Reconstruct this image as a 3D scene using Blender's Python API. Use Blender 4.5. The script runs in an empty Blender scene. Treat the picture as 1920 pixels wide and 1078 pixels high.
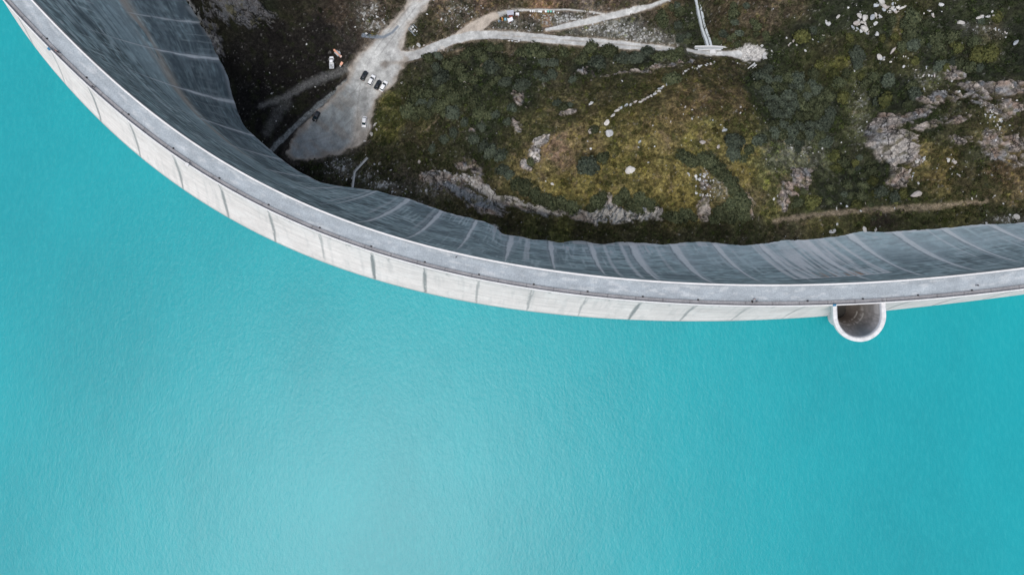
import bpy, bmesh, math, random
import numpy as np
from mathutils import Vector, Matrix
random.seed(7); RNG = np.random.default_rng(7)
scene = bpy.context.scene
COL = scene.collection
R = math.radians

# ------------------------------------------------------------------ camera
CAM_H = 210.0                     # metres above the road on the dam crest
KPX = 0.000762                    # metres per photo pixel per metre of distance
cd = bpy.data.cameras.new('camera'); cam = bpy.data.objects.new('camera', cd); COL.objects.link(cam)
cam.location = (0, 0, CAM_H); cam.rotation_euler = (0, 0, 0)
cd.sensor_width = 36; cd.lens = 36 / (1920 * KPX); cd.clip_start = 1; cd.clip_end = 6000
scene.camera = cam

# ------------------------------------------------------------------ sky, sun, exposure
SUN_EL, SUN_AZ = 69.0, 210.0      # azimuth clockwise from +Y
w = bpy.data.worlds.new('World'); scene.world = w; w.use_nodes = True
nt = w.node_tree; bg = nt.nodes['Background']
sky = nt.nodes.new('ShaderNodeTexSky'); sky.sky_type = 'NISHITA'; sky.sun_disc = False
sky.sun_elevation = R(SUN_EL); sky.sun_rotation = R(SUN_AZ); sky.air_density = 1.0; sky.dust_density = 6.0; sky.altitude = 2200
bw = nt.nodes.new('ShaderNodeRGBToBW'); nt.links.new(sky.outputs[0], bw.inputs[0])       # thin cloud cover: the blue is mostly washed out
mxw = nt.nodes.new('ShaderNodeMix'); mxw.data_type = 'RGBA'; mxw.inputs[0].default_value = 0.6
nt.links.new(sky.outputs[0], mxw.inputs[6]); nt.links.new(bw.outputs[0], mxw.inputs[7]); nt.links.new(mxw.outputs[2], bg.inputs[0]); bg.inputs[1].default_value = 0.15
ld = bpy.data.lights.new('sun', 'SUN'); sun = bpy.data.objects.new('sun', ld); COL.objects.link(sun)
ld.energy = 1.0; ld.angle = R(20); ld.color = (1.0, 0.95, 0.88)
sd = Vector((math.sin(R(SUN_AZ)) * math.cos(R(SUN_EL)), math.cos(R(SUN_AZ)) * math.cos(R(SUN_EL)), math.sin(R(SUN_EL))))
sun.rotation_euler = sd.to_track_quat('Z', 'Y').to_euler(); sun.location = sd * 500
scene.view_settings.view_transform = 'Standard'; scene.view_settings.look = 'None'
scene.view_settings.exposure = 1.2; scene.view_settings.gamma = 1.0
scene.cycles.max_bounces = 5

# ------------------------------------------------------------------ helpers
def W(px, py, z):
    """world XY of a photo pixel whose surface lies at height z"""
    s = KPX * (CAM_H - z)
    return (np.asarray(px, float) - 960) * s, (539 - np.asarray(py, float)) * s
def PX(x, y, z):
    s = KPX * (CAM_H - z)
    return x / s + 960, 539 - y / s
def sstep(a, b, x):
    t = np.clip((x - a) / (b - a), 0, 1); return t * t * (3 - 2 * t)
def _hash(ix, iy, seed):
    h = (ix.astype(np.int64) * 374761393 + iy.astype(np.int64) * 668265263 + seed * 974634777) & 0xffffffff
    h = ((h ^ (h >> 13)) * 1274126177) & 0xffffffff
    h = ((h ^ (h >> 15)) * 2246822519) & 0xffffffff
    return ((h ^ (h >> 16)) & 0xffffff) / float(0xffffff)
def vn(x, y, seed=0):
    x = np.asarray(x, float); y = np.asarray(y, float)
    ix = np.floor(x); iy = np.floor(y); fx = x - ix; fy = y - iy
    fx = fx * fx * (3 - 2 * fx); fy = fy * fy * (3 - 2 * fy)
    ix = ix.astype(np.int64); iy = iy.astype(np.int64)
    a = _hash(ix, iy, seed); b = _hash(ix + 1, iy, seed); c = _hash(ix, iy + 1, seed); d = _hash(ix + 1, iy + 1, seed)
    return (a + (b - a) * fx) * (1 - fy) + (c + (d - c) * fx) * fy
def fbm(x, y, seed=0, oct=4, gain=0.5):
    s = 0; a = 1; t = 0
    for i in range(oct):
        s = s + a * vn(x * 2 ** i + 17.3 * i, y * 2 ** i - 9.1 * i, seed + i); t += a; a *= gain
    return s / t
def ct(n, k=2.4): return np.clip((n - .5) * k + .5, 0, 1)
def lerp(a, b, t): return a + (b - a) * t
def mixc(c, col, m):
    return c + (np.array(col)[None, :] - c) * np.asarray(m)[:, None]
def seg_dist(px, py, pts):
    """distance to a polyline and the width interpolated along it; pts = (x, y, width)"""
    best = np.full(px.shape, 1e9); wid = np.full(px.shape, 1.0)
    for (x0, y0, w0), (x1, y1, w1) in zip(pts[:-1], pts[1:]):
        dx, dy = x1 - x0, y1 - y0
        t = np.clip(((px - x0) * dx + (py - y0) * dy) / (dx * dx + dy * dy), 0, 1)
        d = np.hypot(px - x0 - t * dx, py - y0 - t * dy)
        ww = w0 + (w1 - w0) * t
        m = d - ww < best - wid
        best = np.where(m, d, best); wid = np.where(m, ww, wid)
    return best, wid
def inpoly(px, py, poly):
    """signed distance to a polygon, negative inside"""
    ins = np.zeros(px.shape, bool); dm = np.full(px.shape, 1e9); n = len(poly)
    for i in range(n):
        x0, y0 = poly[i]; x1, y1 = poly[(i + 1) % n]
        c = ((y0 > py) != (y1 > py)) & (px < (x1 - x0) * (py - y0) / ((y1 - y0) or 1e-9) + x0)
        ins ^= c
        dx, dy = x1 - x0, y1 - y0
        t = np.clip(((px - x0) * dx + (py - y0) * dy) / (dx * dx + dy * dy), 0, 1)
        dm = np.minimum(dm, np.hypot(px - x0 - t * dx, py - y0 - t * dy))
    return np.where(ins, -dm, dm)

def tag(o, label=None, cat=None, group=None, kind=None):
    if label: o['label'] = label
    if cat: o['category'] = cat
    if group: o['group'] = group
    if kind: o['kind'] = kind
    return o
def empty(name, loc=(0, 0, 0), rz=0.0):
    o = bpy.data.objects.new(name, None); COL.objects.link(o); o.location = loc; o.rotation_euler = (0, 0, rz); return o
def link(name, me, mat=None, parent=None):
    o = bpy.data.objects.new(name, me); COL.objects.link(o)
    if mat and not me.materials: me.materials.append(mat)
    if parent: o.parent = parent
    return o
def mesh_np(name, V, F, colors=None, smooth=True):
    """V (n,3); F (m,3|4) arrays"""
    me = bpy.data.meshes.new(name)
    V = np.asarray(V, np.float32); F = np.asarray(F, np.int32); k = F.shape[1]
    me.vertices.add(len(V)); me.vertices.foreach_set('co', V.ravel())
    me.loops.add(F.size); me.loops.foreach_set('vertex_index', F.ravel())
    me.polygons.add(len(F)); me.polygons.foreach_set('loop_start', np.arange(len(F), dtype=np.int32) * k)
    me.polygons.foreach_set('loop_total', np.full(len(F), k, np.int32))
    me.polygons.foreach_set('use_smooth', np.full(len(F), smooth, bool))
    if colors is not None:
        a = me.color_attributes.new('Col', 'FLOAT_COLOR', 'POINT')
        c = np.ones((len(V), 4), np.float32); c[:, :3] = colors
        a.data.foreach_set('color', c.ravel())
    me.update(calc_edges=True); me.validate()
    return me
def grid_faces(nu, nv, flip=False):
    i = np.arange(nu - 1)[:, None] * nv + np.arange(nv - 1)[None, :]
    i = i.ravel()
    F = np.stack([i, i + nv, i + nv + 1, i + 1], 1)
    return F[:, ::-1] if flip else F
class MB:
    """collects boxes and prisms into one mesh"""
    def __init__(s): s.V = []; s.F = []
    def add(s, vs, fs):
        b = len(s.V); s.V += [tuple(v) for v in vs]; s.F += [tuple(b + i for i in f) for f in fs]
    def box(s, c, d, rz=0.0, taper=1.0, tx=None, M=None):
        vs = []
        for k, (sx, sy, sz) in enumerate([(-1,-1,-1),(1,-1,-1),(1,1,-1),(-1,1,-1),(-1,-1,1),(1,-1,1),(1,1,1),(-1,1,1)]):
            t = taper if sz > 0 else 1
            p = Vector((sx * d[0] / 2 * (tx if (tx and sz > 0) else t), sy * d[1] / 2 * t, sz * d[2] / 2))
            p.rotate(Matrix.Rotation(rz, 3, 'Z'))
            p = p + Vector(c); vs.append(M @ p if M else p)
        s.add(vs, [(3,2,1,0),(4,5,6,7),(0,1,5,4),(1,2,6,5),(2,3,7,6),(3,0,4,7)])
    def bar(s, a, b, wdt, hgt):
        a = Vector(a); b = Vector(b); d = b - a; L = d.length
        q = d.to_track_quat('X', 'Z').to_matrix()
        vs = []
        for x in (0, L):
            for (y, z) in ((-1,-1),(1,-1),(1,1),(-1,1)):
                vs.append(a + q @ Vector((x, y * wdt / 2, z * hgt / 2)))
        s.add(vs, [(0,1,2,3),(7,6,5,4),(0,4,5,1),(1,5,6,2),(2,6,7,3),(3,7,4,0)])
    def loft(s, secs, cap=True):
        n = len(secs[0]); b = len(s.V)
        for sec in secs: s.V += [tuple(p) for p in sec]
        for i in range(len(secs) - 1):
            for j in range(n):
                a0 = b + i * n + j; a1 = b + i * n + (j + 1) % n
                s.F.append((a0, a1, a1 + n, a0 + n))
        if cap:
            s.F.append(tuple(b + j for j in range(n))[::-1]); s.F.append(tuple(b + (len(secs) - 1) * n + j for j in range(n)))
    def build(s, name, mat, parent=None, bevel=0.0, smooth=False, seg=1):
        me = bpy.data.meshes.new(name); me.from_pydata(s.V, [], s.F)
        bm = bmesh.new(); bm.from_mesh(me); bmesh.ops.recalc_face_normals(bm, faces=bm.faces)
        if bevel: bmesh.ops.bevel(bm, geom=list(bm.edges), offset=bevel, segments=seg, affect='EDGES', clamp_overlap=True)
        bm.to_mesh(me); bm.free()
        if smooth: me.polygons.foreach_set('use_smooth', [True] * len(me.polygons))
        return link(name, me, mat, parent)

# ------------------------------------------------------------------ materials
def mat_plain(name, col, rough=0.6, metal=0.0, noise=0.0, nscale=3.0, bump=0.0, spec=0.5):
    m = bpy.data.materials.new(name); m.use_nodes = True; t = m.node_tree; b = t.nodes['Principled BSDF']
    b.inputs['Base Color'].default_value = (*col, 1); b.inputs['Roughness'].default_value = rough
    b.inputs['Metallic'].default_value = metal; b.inputs['Specular IOR Level'].default_value = spec
    if noise or bump:
        tc = t.nodes.new('ShaderNodeTexCoord'); n = t.nodes.new('ShaderNodeTexNoise')
        n.inputs['Scale'].default_value = nscale; n.inputs['Detail'].default_value = 6
        t.links.new(tc.outputs['Object'], n.inputs['Vector'])
        r = t.nodes.new('ShaderNodeMapRange'); r.inputs[1].default_value = 0.3; r.inputs[2].default_value = 0.7
        r.inputs[3].default_value = 1 - noise; r.inputs[4].default_value = 1 + noise
        t.links.new(n.outputs[0], r.inputs[0])
        mx = t.nodes.new('ShaderNodeMix'); mx.data_type = 'RGBA'; mx.blend_type = 'MULTIPLY'; mx.inputs[0].default_value = 1
        mx.inputs[6].default_value = (*col, 1); t.links.new(r.outputs[0], mx.inputs[7]); t.links.new(mx.outputs[2], b.inputs['Base Color'])
        if bump:
            bp = t.nodes.new('ShaderNodeBump'); bp.inputs['Strength'].default_value = bump; bp.inputs['Distance'].default_value = 0.1
            t.links.new(n.outputs[0], bp.inputs['Height']); t.links.new(bp.outputs[0], b.inputs['Normal'])
    return m
def mat_attr(name, rough=0.85, layers=((1.2, 0.25), (4.0, 0.2)), bump=0.3, bdist=0.15, bscale=2.0, rand=0.0, spec=0.3):
    """base colour from the mesh's own colour attribute, broken up by procedural noise"""
    m = bpy.data.materials.new(name); m.use_nodes = True; t = m.node_tree; b = t.nodes['Principled BSDF']
    at = t.nodes.new('ShaderNodeAttribute'); at.attribute_name = 'Col'
    geo = t.nodes.new('ShaderNodeNewGeometry'); cur = at.outputs['Color']
    for sc, am in layers:
        n = t.nodes.new('ShaderNodeTexNoise'); n.inputs['Scale'].default_value = sc; n.inputs['Detail'].default_value = 5
        n.inputs['Roughness'].default_value = 0.65
        t.links.new(geo.outputs['Position'], n.inputs['Vector'])
        r = t.nodes.new('ShaderNodeMapRange'); r.inputs[1].default_value = 0.32; r.inputs[2].default_value = 0.68
        r.inputs[3].default_value = 1 - am; r.inputs[4].default_value = 1 + am
        t.links.new(n.outputs[0], r.inputs[0])
        mx = t.nodes.new('ShaderNodeMix'); mx.data_type = 'RGBA'; mx.blend_type = 'MULTIPLY'; mx.inputs[0].default_value = 1
        t.links.new(cur, mx.inputs[6]); t.links.new(r.outputs[0], mx.inputs[7]); cur = mx.outputs[2]
    if rand:
        oi = t.nodes.new('ShaderNodeObjectInfo'); r = t.nodes.new('ShaderNodeMapRange')
        r.inputs[3].default_value = 1 - rand; r.inputs[4].default_value = 1 + rand
        t.links.new(oi.outputs['Random'], r.inputs[0])
        mx = t.nodes.new('ShaderNodeMix'); mx.data_type = 'RGBA'; mx.blend_type = 'MULTIPLY'; mx.inputs[0].default_value = 1
        t.links.new(cur, mx.inputs[6]); t.links.new(r.outputs[0], mx.inputs[7]); cur = mx.outputs[2]
    t.links.new(cur, b.inputs['Base Color'])
    b.inputs['Roughness'].default_value = rough; b.inputs['Specular IOR Level'].default_value = spec
    if bump:
        n = t.nodes.new('ShaderNodeTexNoise'); n.inputs['Scale'].default_value = bscale; n.inputs['Detail'].default_value = 8
        n.inputs['Roughness'].default_value = 0.7
        t.links.new(geo.outputs['Position'], n.inputs['Vector'])
        bp = t.nodes.new('ShaderNodeBump'); bp.inputs['Strength'].default_value = bump; bp.inputs['Distance'].default_value = bdist
        t.links.new(n.outputs[0], bp.inputs['Height']); t.links.new(bp.outputs[0], b.inputs['Normal'])
    return m
M_ground = mat_attr('hillside_ground', 0.95, ((0.9, 0.42), (2.4, 0.5)), 1.0, 0.45, 1.6, spec=0.15)
M_gravel = mat_attr('pale_gravel', 0.95, ((0.35, 0.10), (2.2, 0.16)), 0.4, 0.08, 3.0, spec=0.2)
M_rock = mat_attr('banded_rock', 0.9, ((1.0, 0.3), (3.0, 0.3)), 1.0, 0.5, 1.4, spec=0.2)
def add_cracks(m):
    t = m.node_tree; b = t.nodes['Principled BSDF']; src = b.inputs['Base Color'].links[0].from_socket
    geo = t.nodes.new('ShaderNodeNewGeometry'); prev = src
    for sc, st, wd, dk in ((.13, .30, .030, .22), (.34, .35, .04, .62)):
        mp = t.nodes.new('ShaderNodeMapping'); mp.inputs['Rotation'].default_value = (0, 0, R(-52)); mp.inputs['Scale'].default_value = (1, st, .6); t.links.new(geo.outputs['Position'], mp.inputs[0])
        nz_ = t.nodes.new('ShaderNodeTexNoise'); nz_.inputs['Scale'].default_value = .5; t.links.new(geo.outputs['Position'], nz_.inputs['Vector'])
        ad = t.nodes.new('ShaderNodeVectorMath'); ad.operation = 'MULTIPLY_ADD'; ad.inputs[1].default_value = (3, 3, 3); t.links.new(nz_.outputs['Color'], ad.inputs[0]); t.links.new(mp.outputs[0], ad.inputs[2])
        v = t.nodes.new('ShaderNodeTexVoronoi'); v.feature = 'DISTANCE_TO_EDGE'; v.inputs['Scale'].default_value = sc * 1.6; t.links.new(ad.outputs[0], v.inputs['Vector'])
        r = t.nodes.new('ShaderNodeMapRange'); r.inputs[1].default_value = wd * .3; r.inputs[2].default_value = wd * 1.6; r.inputs[3].default_value = dk; r.inputs[4].default_value = 1.08; t.links.new(v.outputs['Distance'], r.inputs[0])
        mx = t.nodes.new('ShaderNodeMix'); mx.data_type = 'RGBA'; mx.blend_type = 'MULTIPLY'; mx.inputs[0].default_value = 1; t.links.new(prev, mx.inputs[6]); t.links.new(r.outputs[0], mx.inputs[7]); prev = mx.outputs[2]
    t.links.new(prev, b.inputs['Base Color'])
add_cracks(M_rock)
M_wall = mat_attr('weathered_concrete', 0.9, ((0.5, 0.06), (2.2, 0.06)), 0.15, 0.04, 2.0, spec=0.25)
M_leaf = mat_attr('shrub_leaves', 0.9, ((1.5, 0.2),), 0.0, rand=0.3, spec=0.1)
M_scrub = mat_attr('low_scrub_leaves', 0.95, ((0.5, 0.25),), 0.0, spec=0.1)
M_stone = mat_attr('pale_stone', 0.9, ((1.5, 0.16), (5, 0.14)), 0.4, 0.1, 3.0, rand=0.14, spec=0.2)

# ------------------------------------------------------------------ dam axis (downstream edge of the crest), smooth curve
dline = [(59,0),(108,53),(155,103),(190,135),(250,183),(310,230),(363,269),(480,338),(540,370),(620,407),(690,432),(756,450),
         (831,469),(940,490.5),(1002,502),(1065,512),(1143,521),(1220,527.5),(1298,532.7),(1376,535),(1454,535.5),(1520,534.6),
         (1620,530.6),(1698,525.6),(1760,520.2),(1854,510.8),(1920,503.8)]
PTOP = 1.1
dx_, dy_ = W([p[0] for p in dline], [p[1] for p in dline], PTOP)
u = np.concatenate([[0], np.cumsum(np.hypot(np.diff(dx_), np.diff(dy_)))])
cx = np.polyfit(u / 200, dx_, 6); cy = np.polyfit(u / 200, dy_, 6)
uu = np.linspace(0, u[-1], 700)
ax, ay = np.polyval(cx, uu / 200), np.polyval(cy, uu / 200)
def extend(ax, ay, n, step, curv, front):
    # continue the arc off both ends with a gentle constant curvature
    if front: x, y = ax[0], ay[0]; th = math.atan2(ay[0] - ay[8], ax[0] - ax[8])
    else: x, y = ax[-1], ay[-1]; th = math.atan2(ay[-1] - ay[-9], ax[-1] - ax[-9])
    X = []; Y = []
    for i in range(n):
        th += curv * step; x += math.cos(th) * step; y += math.sin(th) * step; X.append(x); Y.append(y)
    if front: return np.concatenate([X[::-1], ax]), np.concatenate([Y[::-1], ay])
    return np.concatenate([ax, X]), np.concatenate([ay, Y])
ax, ay = extend(ax, ay, 60, 1.0, -0.0035, True)
ax, ay = extend(ax, ay, 85, 1.0, 0.003, False)
S_ = np.concatenate([[0], np.cumsum(np.hypot(np.diff(ax), np.diff(ay)))])
DS = 0.35
NS = int(S_[-1] / DS) + 1
sA = np.linspace(0, S_[-1], NS)
AX, AY = np.interp(sA, S_, ax), np.interp(sA, S_, ay)
kk = np.ones(41) / 41
for _ in range(3):
    pxp = np.pad(AX, 20, mode='reflect', reflect_type='odd'); pyp = np.pad(AY, 20, mode='reflect', reflect_type='odd')
    AX = np.convolve(pxp, kk, 'valid'); AY = np.convolve(pyp, kk, 'valid')
TX, TY = np.gradient(AX), np.gradient(AY); L_ = np.hypot(TX, TY); TX /= L_; TY /= L_
NX, NY = TY, -TX                   # upstream normal (towards the lake)
def axis_proj(x, y):
    """nearest axis station and signed upstream distance"""
    x = np.atleast_1d(np.asarray(x, float)); y = np.atleast_1d(np.asarray(y, float))
    sub = slice(0, NS, 4)
    d = (x[:, None] - AX[None, sub]) ** 2 + (y[:, None] - AY[None, sub]) ** 2
    i = np.argmin(d, 1) * 4
    i = np.clip(i, 0, NS - 1)
    dt = (x - AX[i]) * TX[i] + (y - AY[i]) * TY[i]
    j = np.clip(np.round(i + dt / DS).astype(int), 0, NS - 1)
    return sA[j], (x - AX[j]) * NX[j] + (y - AY[j]) * NY[j]
WL = -21.0                         # lake level below the crest road
WCR = 6.2                          # crest width between parapet lines
wedge = [(5,0),(73,98),(140,178),(233,269),(286,314),(361,368),(450,420),(535,463),(623,497),(705.5,524),(803,551.6),(900,570.3),
         (940,576.9),(1018,586.6),(1096,594),(1159,598.3),(1240,601.9),(1298,602.2),(1376,601.4),(1520,595.2),(1662,582.2),(1776,570),
         (1854,560.8),(1920,551.9)]
wx, wy = W([p[0] for p in wedge], [p[1] for p in wedge], WL)
ws, wo = axis_proj(wx, wy)
pf = np.polyfit((ws - 200) / 200, wo, 5)
sc_ = np.clip(sA, ws.min(), ws.max())
OUP = np.polyval(pf, (sc_ - 200) / 200)
toe = [(345,0,-86),(378,45,-90),(400,80,-92),(425,140,-96),(440,200,-98),(462,240,-100),(515,290,-101),(560,322,-99.5),(600,342,-97),(640,350,-93),(660,352,-91),
       (705,358,-88),(765,372,-84),(800,385,-82),(830,397,-80),(870,408,-78),(905,414,-76),(925,422,-74.5),(942,440,-73),(975,446,-71.5),(1000,449,-71),(1050,454,-69.5),
       (1130,458,-67),(1240,458,-63),(1380,460,-58),(1450,455,-56),(1520,448,-54),(1600,438,-51),(1700,434,-48),(1750,430,-46.5),(1800,426,-45),(1850,421,-43.5),(1920,418,-42)]
tx, ty = W([p[0] for p in toe], [p[1] for p in toe], np.array([p[2] for p in toe]))
ts, to = axis_proj(tx, ty); tz = np.array([p[2] for p in toe], float)
o_ = np.argsort(ts); ts, to, tz = ts[o_], to[o_], tz[o_]
TOEB = -np.interp(sA, ts, to); TOEZ = np.interp(sA, ts, tz)
k2 = np.ones(9) / 9
TOEB = np.convolve(np.pad(TOEB, 4, mode='edge'), k2, 'valid')
print('TOE offsets', [round(float(v), 1) for v in to], 'UP', [round(float(v), 1) for v in wo])
def s_at(px, py, z=0.0):
    x, y = W(px, py, z); return float(axis_proj(x, y)[0][0])
TOWER_S = s_at(1612, 572, 0.6)

# dam sections -> upstream face
def colour_noise_mul(c, m): return c * m[:, None]
zu = np.concatenate([np.arange(-0.1, -24, -0.35), [-30, -45, -60]])
SI = np.arange(0, NS)
Sg, Zg = np.meshgrid(sA, zu, indexing='ij'); nz = len(zu)
dep = -Zg
bat = (OUP - (WCR + .13))[:, None]
TOW = np.array([(-24, 3.0, 3.4), (-21, 3.2, 3.2), (-14, 4.4, 2.5), (-8, 5.6, 1.6), (-3, 7.2, .3), (-.8, 7.85, 0), (.6, 7.9, 0)])   # z, outer radius, sideways shift
inT = 1 - sstep(-.9, -.4, np.abs(Sg - TOWER_S - np.interp(Zg, TOW[:, 0], TOW[:, 2])) - np.interp(Zg, TOW[:, 0], TOW[:, 1]))
off = WCR + .13 + bat * (np.clip(dep, 0, 60) / 21.0) ** 1.25 * (1 - inT * .93)
X = AX[:, None] + NX[:, None] * off; Y = AY[:, None] + NY[:, None] * off
s = Sg.ravel(); z = Zg.ravel()
c = np.tile(np.array([[.575, .52, .48]]), (len(s), 1))
c = c * (0.9 + 0.2 * fbm(s / 9, z / 7, 3))[:, None] * (0.92 + 0.16 * ct(fbm(s / 14, z / .45, 9)))[:, None]
c = mixc(c, (.36, .35, .33), .3 * sstep(.55, .75, fbm(s / 1.1, z / 9, 12)) ); c = mixc(c, (.66, .62, .58), .3 * sstep(.55, .7, fbm(s / 5, z / 4, 14)))
c = mixc(c, (.40, .385, .36), .55 * sstep(-2.2, -.2, z) * sstep(.35, .65, fbm(s / 2.0, z / 1.5, 5)))
s0 = s_at(1101, 556, 1.1)
jn = (s - s0) / 16.35; jk = np.round(jn); jd = (jn - jk) * 16.35
hj = _hash(jk.astype(np.int64), jk.astype(np.int64) * 3, 5)
wig = (fbm(s * 0 + jk * 3.1, z / 3.0, 21) - .5) * .5
jw = .17 + .44 * sstep(-2, -9, z) * (0.45 + .85 * hj) - .22 * sstep(-14, -20, z)
jm = (1 - sstep(jw * .55, jw * 1.25, np.abs(jd - wig))) * sstep(.2, .45, fbm(s / .6, z / 2.5, 33) + .12) * (.55 + .45 * hj)
c = mixc(c, (.15, .165, .16), np.clip(jm, 0, 1) * sstep(-.6, -1.6, z) * .92)
# second thin line beside each joint
jm2 = (1 - sstep(.05, .28, np.abs(jd - .55))) * sstep(-.6, -1.5, z) * (1 - sstep(-6, -11, z))
c = mixc(c, (.25, .26, .25), jm2 * .6)
# short soot-like drips between the joints
for k in range(-16, 14):
    for (o, dl, wd) in ((7.2 + 2 * math.sin(k * 2.1), 5 + 2 * math.sin(k), .5), (8.3 + 1.5 * math.cos(k * 1.3), 3, .35), (3.5 + 2 * math.sin(k * 5), 2.5, .3)):
        sc0 = s0 + k * 16.35 + o
        m = (1 - sstep(wd * .4, wd * 1.6, np.abs(s - sc0 + .35 * (fbm(s, z / 1.0, 40) - .5)))) * (1 - sstep(-dl * .4, -dl, z) ) * sstep(-.7, -1.5, z)
        m = np.where(z < -dl, 0, m)
        c = mixc(c, (.22, .23, .22), m * .75 * sstep(.4, .62, fbm(s / .5, z / 1.2, 44 + k % 5)) * (1 if k > -6 else .4))
c = mixc(c, (.25, .27, .255), .8 * sstep(WL + .8 + .5 * fbm(s / 3, z * 0, 17), WL + .1, z))
dam = empty('arch_dam'); tag(dam, 'curved concrete arch dam with a road along its crest holding back the turquoise lake', 'dam')
V = np.stack([X.ravel(), Y.ravel(), Zg.ravel()], 1)
link('upstream_face', mesh_np('upstream_face', V, grid_faces(NS, nz, True), c), M_wall, dam)

# downstream face
nd = 300
tt = np.linspace(0, 1, nd)
H_ = (-TOEZ + 14)[:, None]                           # carry on into the ground below the toe
Zg = -0.1 - tt[None, :] * H_
frac = np.clip(-Zg / (-TOEZ)[:, None], 0, 1.3)
bt = TOEB - .2
off = -(.2 + bt[:, None] * frac ** 1.7)
Sg = np.repeat(sA[:, None], nd, 1)
X = AX[:, None] + NX[:, None] * off; Y = AY[:, None] + NY[:, None] * off
s = Sg.ravel(); z = Zg.ravel(); fr = frac.ravel(); PXx, PYy = PX(X.ravel(), Y.ravel(), z)
c = np.tile(np.array([[.215, .262, .272]]), (len(s), 1))
lift = fbm(s / 16, z / .8, 50, 3); big = fbm(s / 22, z / 10, 53, 3); blk = fbm(s / 2.5, z / 1.6, 57, 3)
c = c * (.35 + .75 * ct(lift) + .55 * ct(big))[:, None]
c = c * (.6 + .8 * ct(blk))[:, None] * (.75 + .5 * ct(fbm(s / 1.3, z / .8, 58, 2), 1.6))[:, None]
# pale wash in blocks, darker wet concrete
pale = sstep(.50, .72, fbm(s / 5, z / 2.2, 61, 4)) * sstep(.3, .62, fbm(s / 30, z / 12, 66, 2))
c = mixc(c, (.44, .50, .515), pale * .7)
vst = sstep(.56, .76, fbm(s / .7, z / 14, 71, 3)) * sstep(.42, .6, fbm(s / 18, z / 20, 75, 2))
c = mixc(c, (.58, .63, .64), vst * .6)
dash = sstep(.68, .84, fbm(s / 5, z / .35, 83, 2)) * sstep(.5, .65, fbm(s / 9, z / 6, 85, 2))
c = mixc(c, (.62, .67, .68), dash * .7)
wet = sstep(.52, .7, fbm(s / 8, z / 9, 91, 4))
c = mixc(c, (.085, .105, .12), wet * .5)
left = 1 - sstep(430, 620, PXx)
# left flank: dark lower part, rust band, clean sloping streaks above
low = sstep(-56, -61, z + 3 * (fbm(s / 12, z / 9, 99) - .5))
c = mixc(c, (.075, .09, .105), left * low * (.45 + .4 * fbm(s / 6, z / 4, 101)))
c = mixc(c, (.26, .31, .33), left * (1 - low) * sstep(.45, .7, fbm(s / 30, (z + .10 * s) / 2.2, 103, 3)) * .8)
c = mixc(c, (.10, .125, .135), left * (1 - low) * sstep(.5, .72, fbm(s / 26, (z + .10 * s) / 1.4, 107, 3)) * .65)
band = np.exp(-((z + 55) / 3.4) ** 2) * left * sstep(.36, .58, fbm(s / 14, z / 3, 110, 3))
c = mixc(c, (.42, .325, .265), band * .75)
c = mixc(c, (.34, .39, .41), np.exp(-((z + 49) / 5) ** 2) * left * .5)
# top strip under the parapet
c = mixc(c, (.175, .185, .19), (1 - left * .5) * sstep(-4.5, -1.2, z) * .75)
c = mixc(c, (.17, .15, .135), sstep(-1.6, -.4, z) * .5 * sstep(.4, .6, fbm(s / 6, z, 117)))
# mid-height formwork lines on the right flank
for zl, a in ((-13, .35), (-19.5, .5), (-27, .4), (-36, .3)):
    m = (1 - sstep(.12, .4, np.abs(z - zl - .02 * (s - 250)))) * sstep(.45, .55, fbm(s / 10, z * 0, int(-zl)))
    c = mixc(c, (.5, .54, .55), m * a); m = (1 - sstep(.1, .35, np.abs(z - zl - .02 * (s - 250) + .5))) * sstep(.45, .55, fbm(s / 10, z * 0, int(-zl)))
    c = mixc(c, (.09, .1, .11), m * a)
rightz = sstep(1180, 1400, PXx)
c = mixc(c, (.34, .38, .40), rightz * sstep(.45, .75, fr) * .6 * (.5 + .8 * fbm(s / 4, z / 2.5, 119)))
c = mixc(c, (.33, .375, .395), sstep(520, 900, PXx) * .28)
# white lime streaks at the block joints
sd0 = s_at(1147, 521, 1.1)
jn = (s - sd0) / 16.3; jk = np.round(jn); jd = (jn - jk) * 16.3
streaks = {}                                       # per joint: strength, width at toe, start fraction
rr = random.Random(3)
for k in range(-24, 16):
    if k < -12: streaks[k] = (.55 * rr.uniform(.5, 1), .45, .5)
    elif k < -5: streaks[k] = (.8 * rr.uniform(.6, 1), .6, .35)
    else: streaks[k] = (rr.uniform(.8, 1), rr.uniform(.75, 1.15), rr.uniform(.10, .2))
streaks[-3] = (.75, .7, .2); streaks[2] = (1, 1.5, .05); streaks[1] = (1, 1.35, .1); streaks[5] = (1, 1.5, .08); streaks[6] = (1, 1.1, .1); streaks[7] = (1, 1.4, .04)
st = np.zeros(len(s)); wt = np.ones(len(s)); sf = np.zeros(len(s))
for k, v in streaks.items():
    m = jk == k; st[m], wt[m], sf[m] = v
grow = sstep(0, 1, (fr - sf) / (1 - sf))
ww = wt * (.24 + 1.0 * grow) * (.7 + .7 * fbm(s * 0 + jk * 2.7, z / 5, 121))
edge = jd + (fbm(s / .8, z / 6, 127) - .5) * 1.1 * grow
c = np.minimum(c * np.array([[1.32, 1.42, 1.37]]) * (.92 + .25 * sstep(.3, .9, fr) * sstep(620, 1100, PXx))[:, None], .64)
sm = (1 - sstep(ww * .45, ww * 1.0, np.abs(edge))) * sstep(sf - .02, sf + .12, fr) * st
c = mixc(c, (.90, .92, .89), np.clip(sm * (.9 + .6 * fbm(s / .5, z / 3, 131)), 0, 1))
halo = (1 - sstep(ww * 1, ww * 3.2, np.abs(edge))) * sstep(sf, sf + .3, fr) * st
c = mixc(c, (.52, .57, .58), halo * .4)
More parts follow.
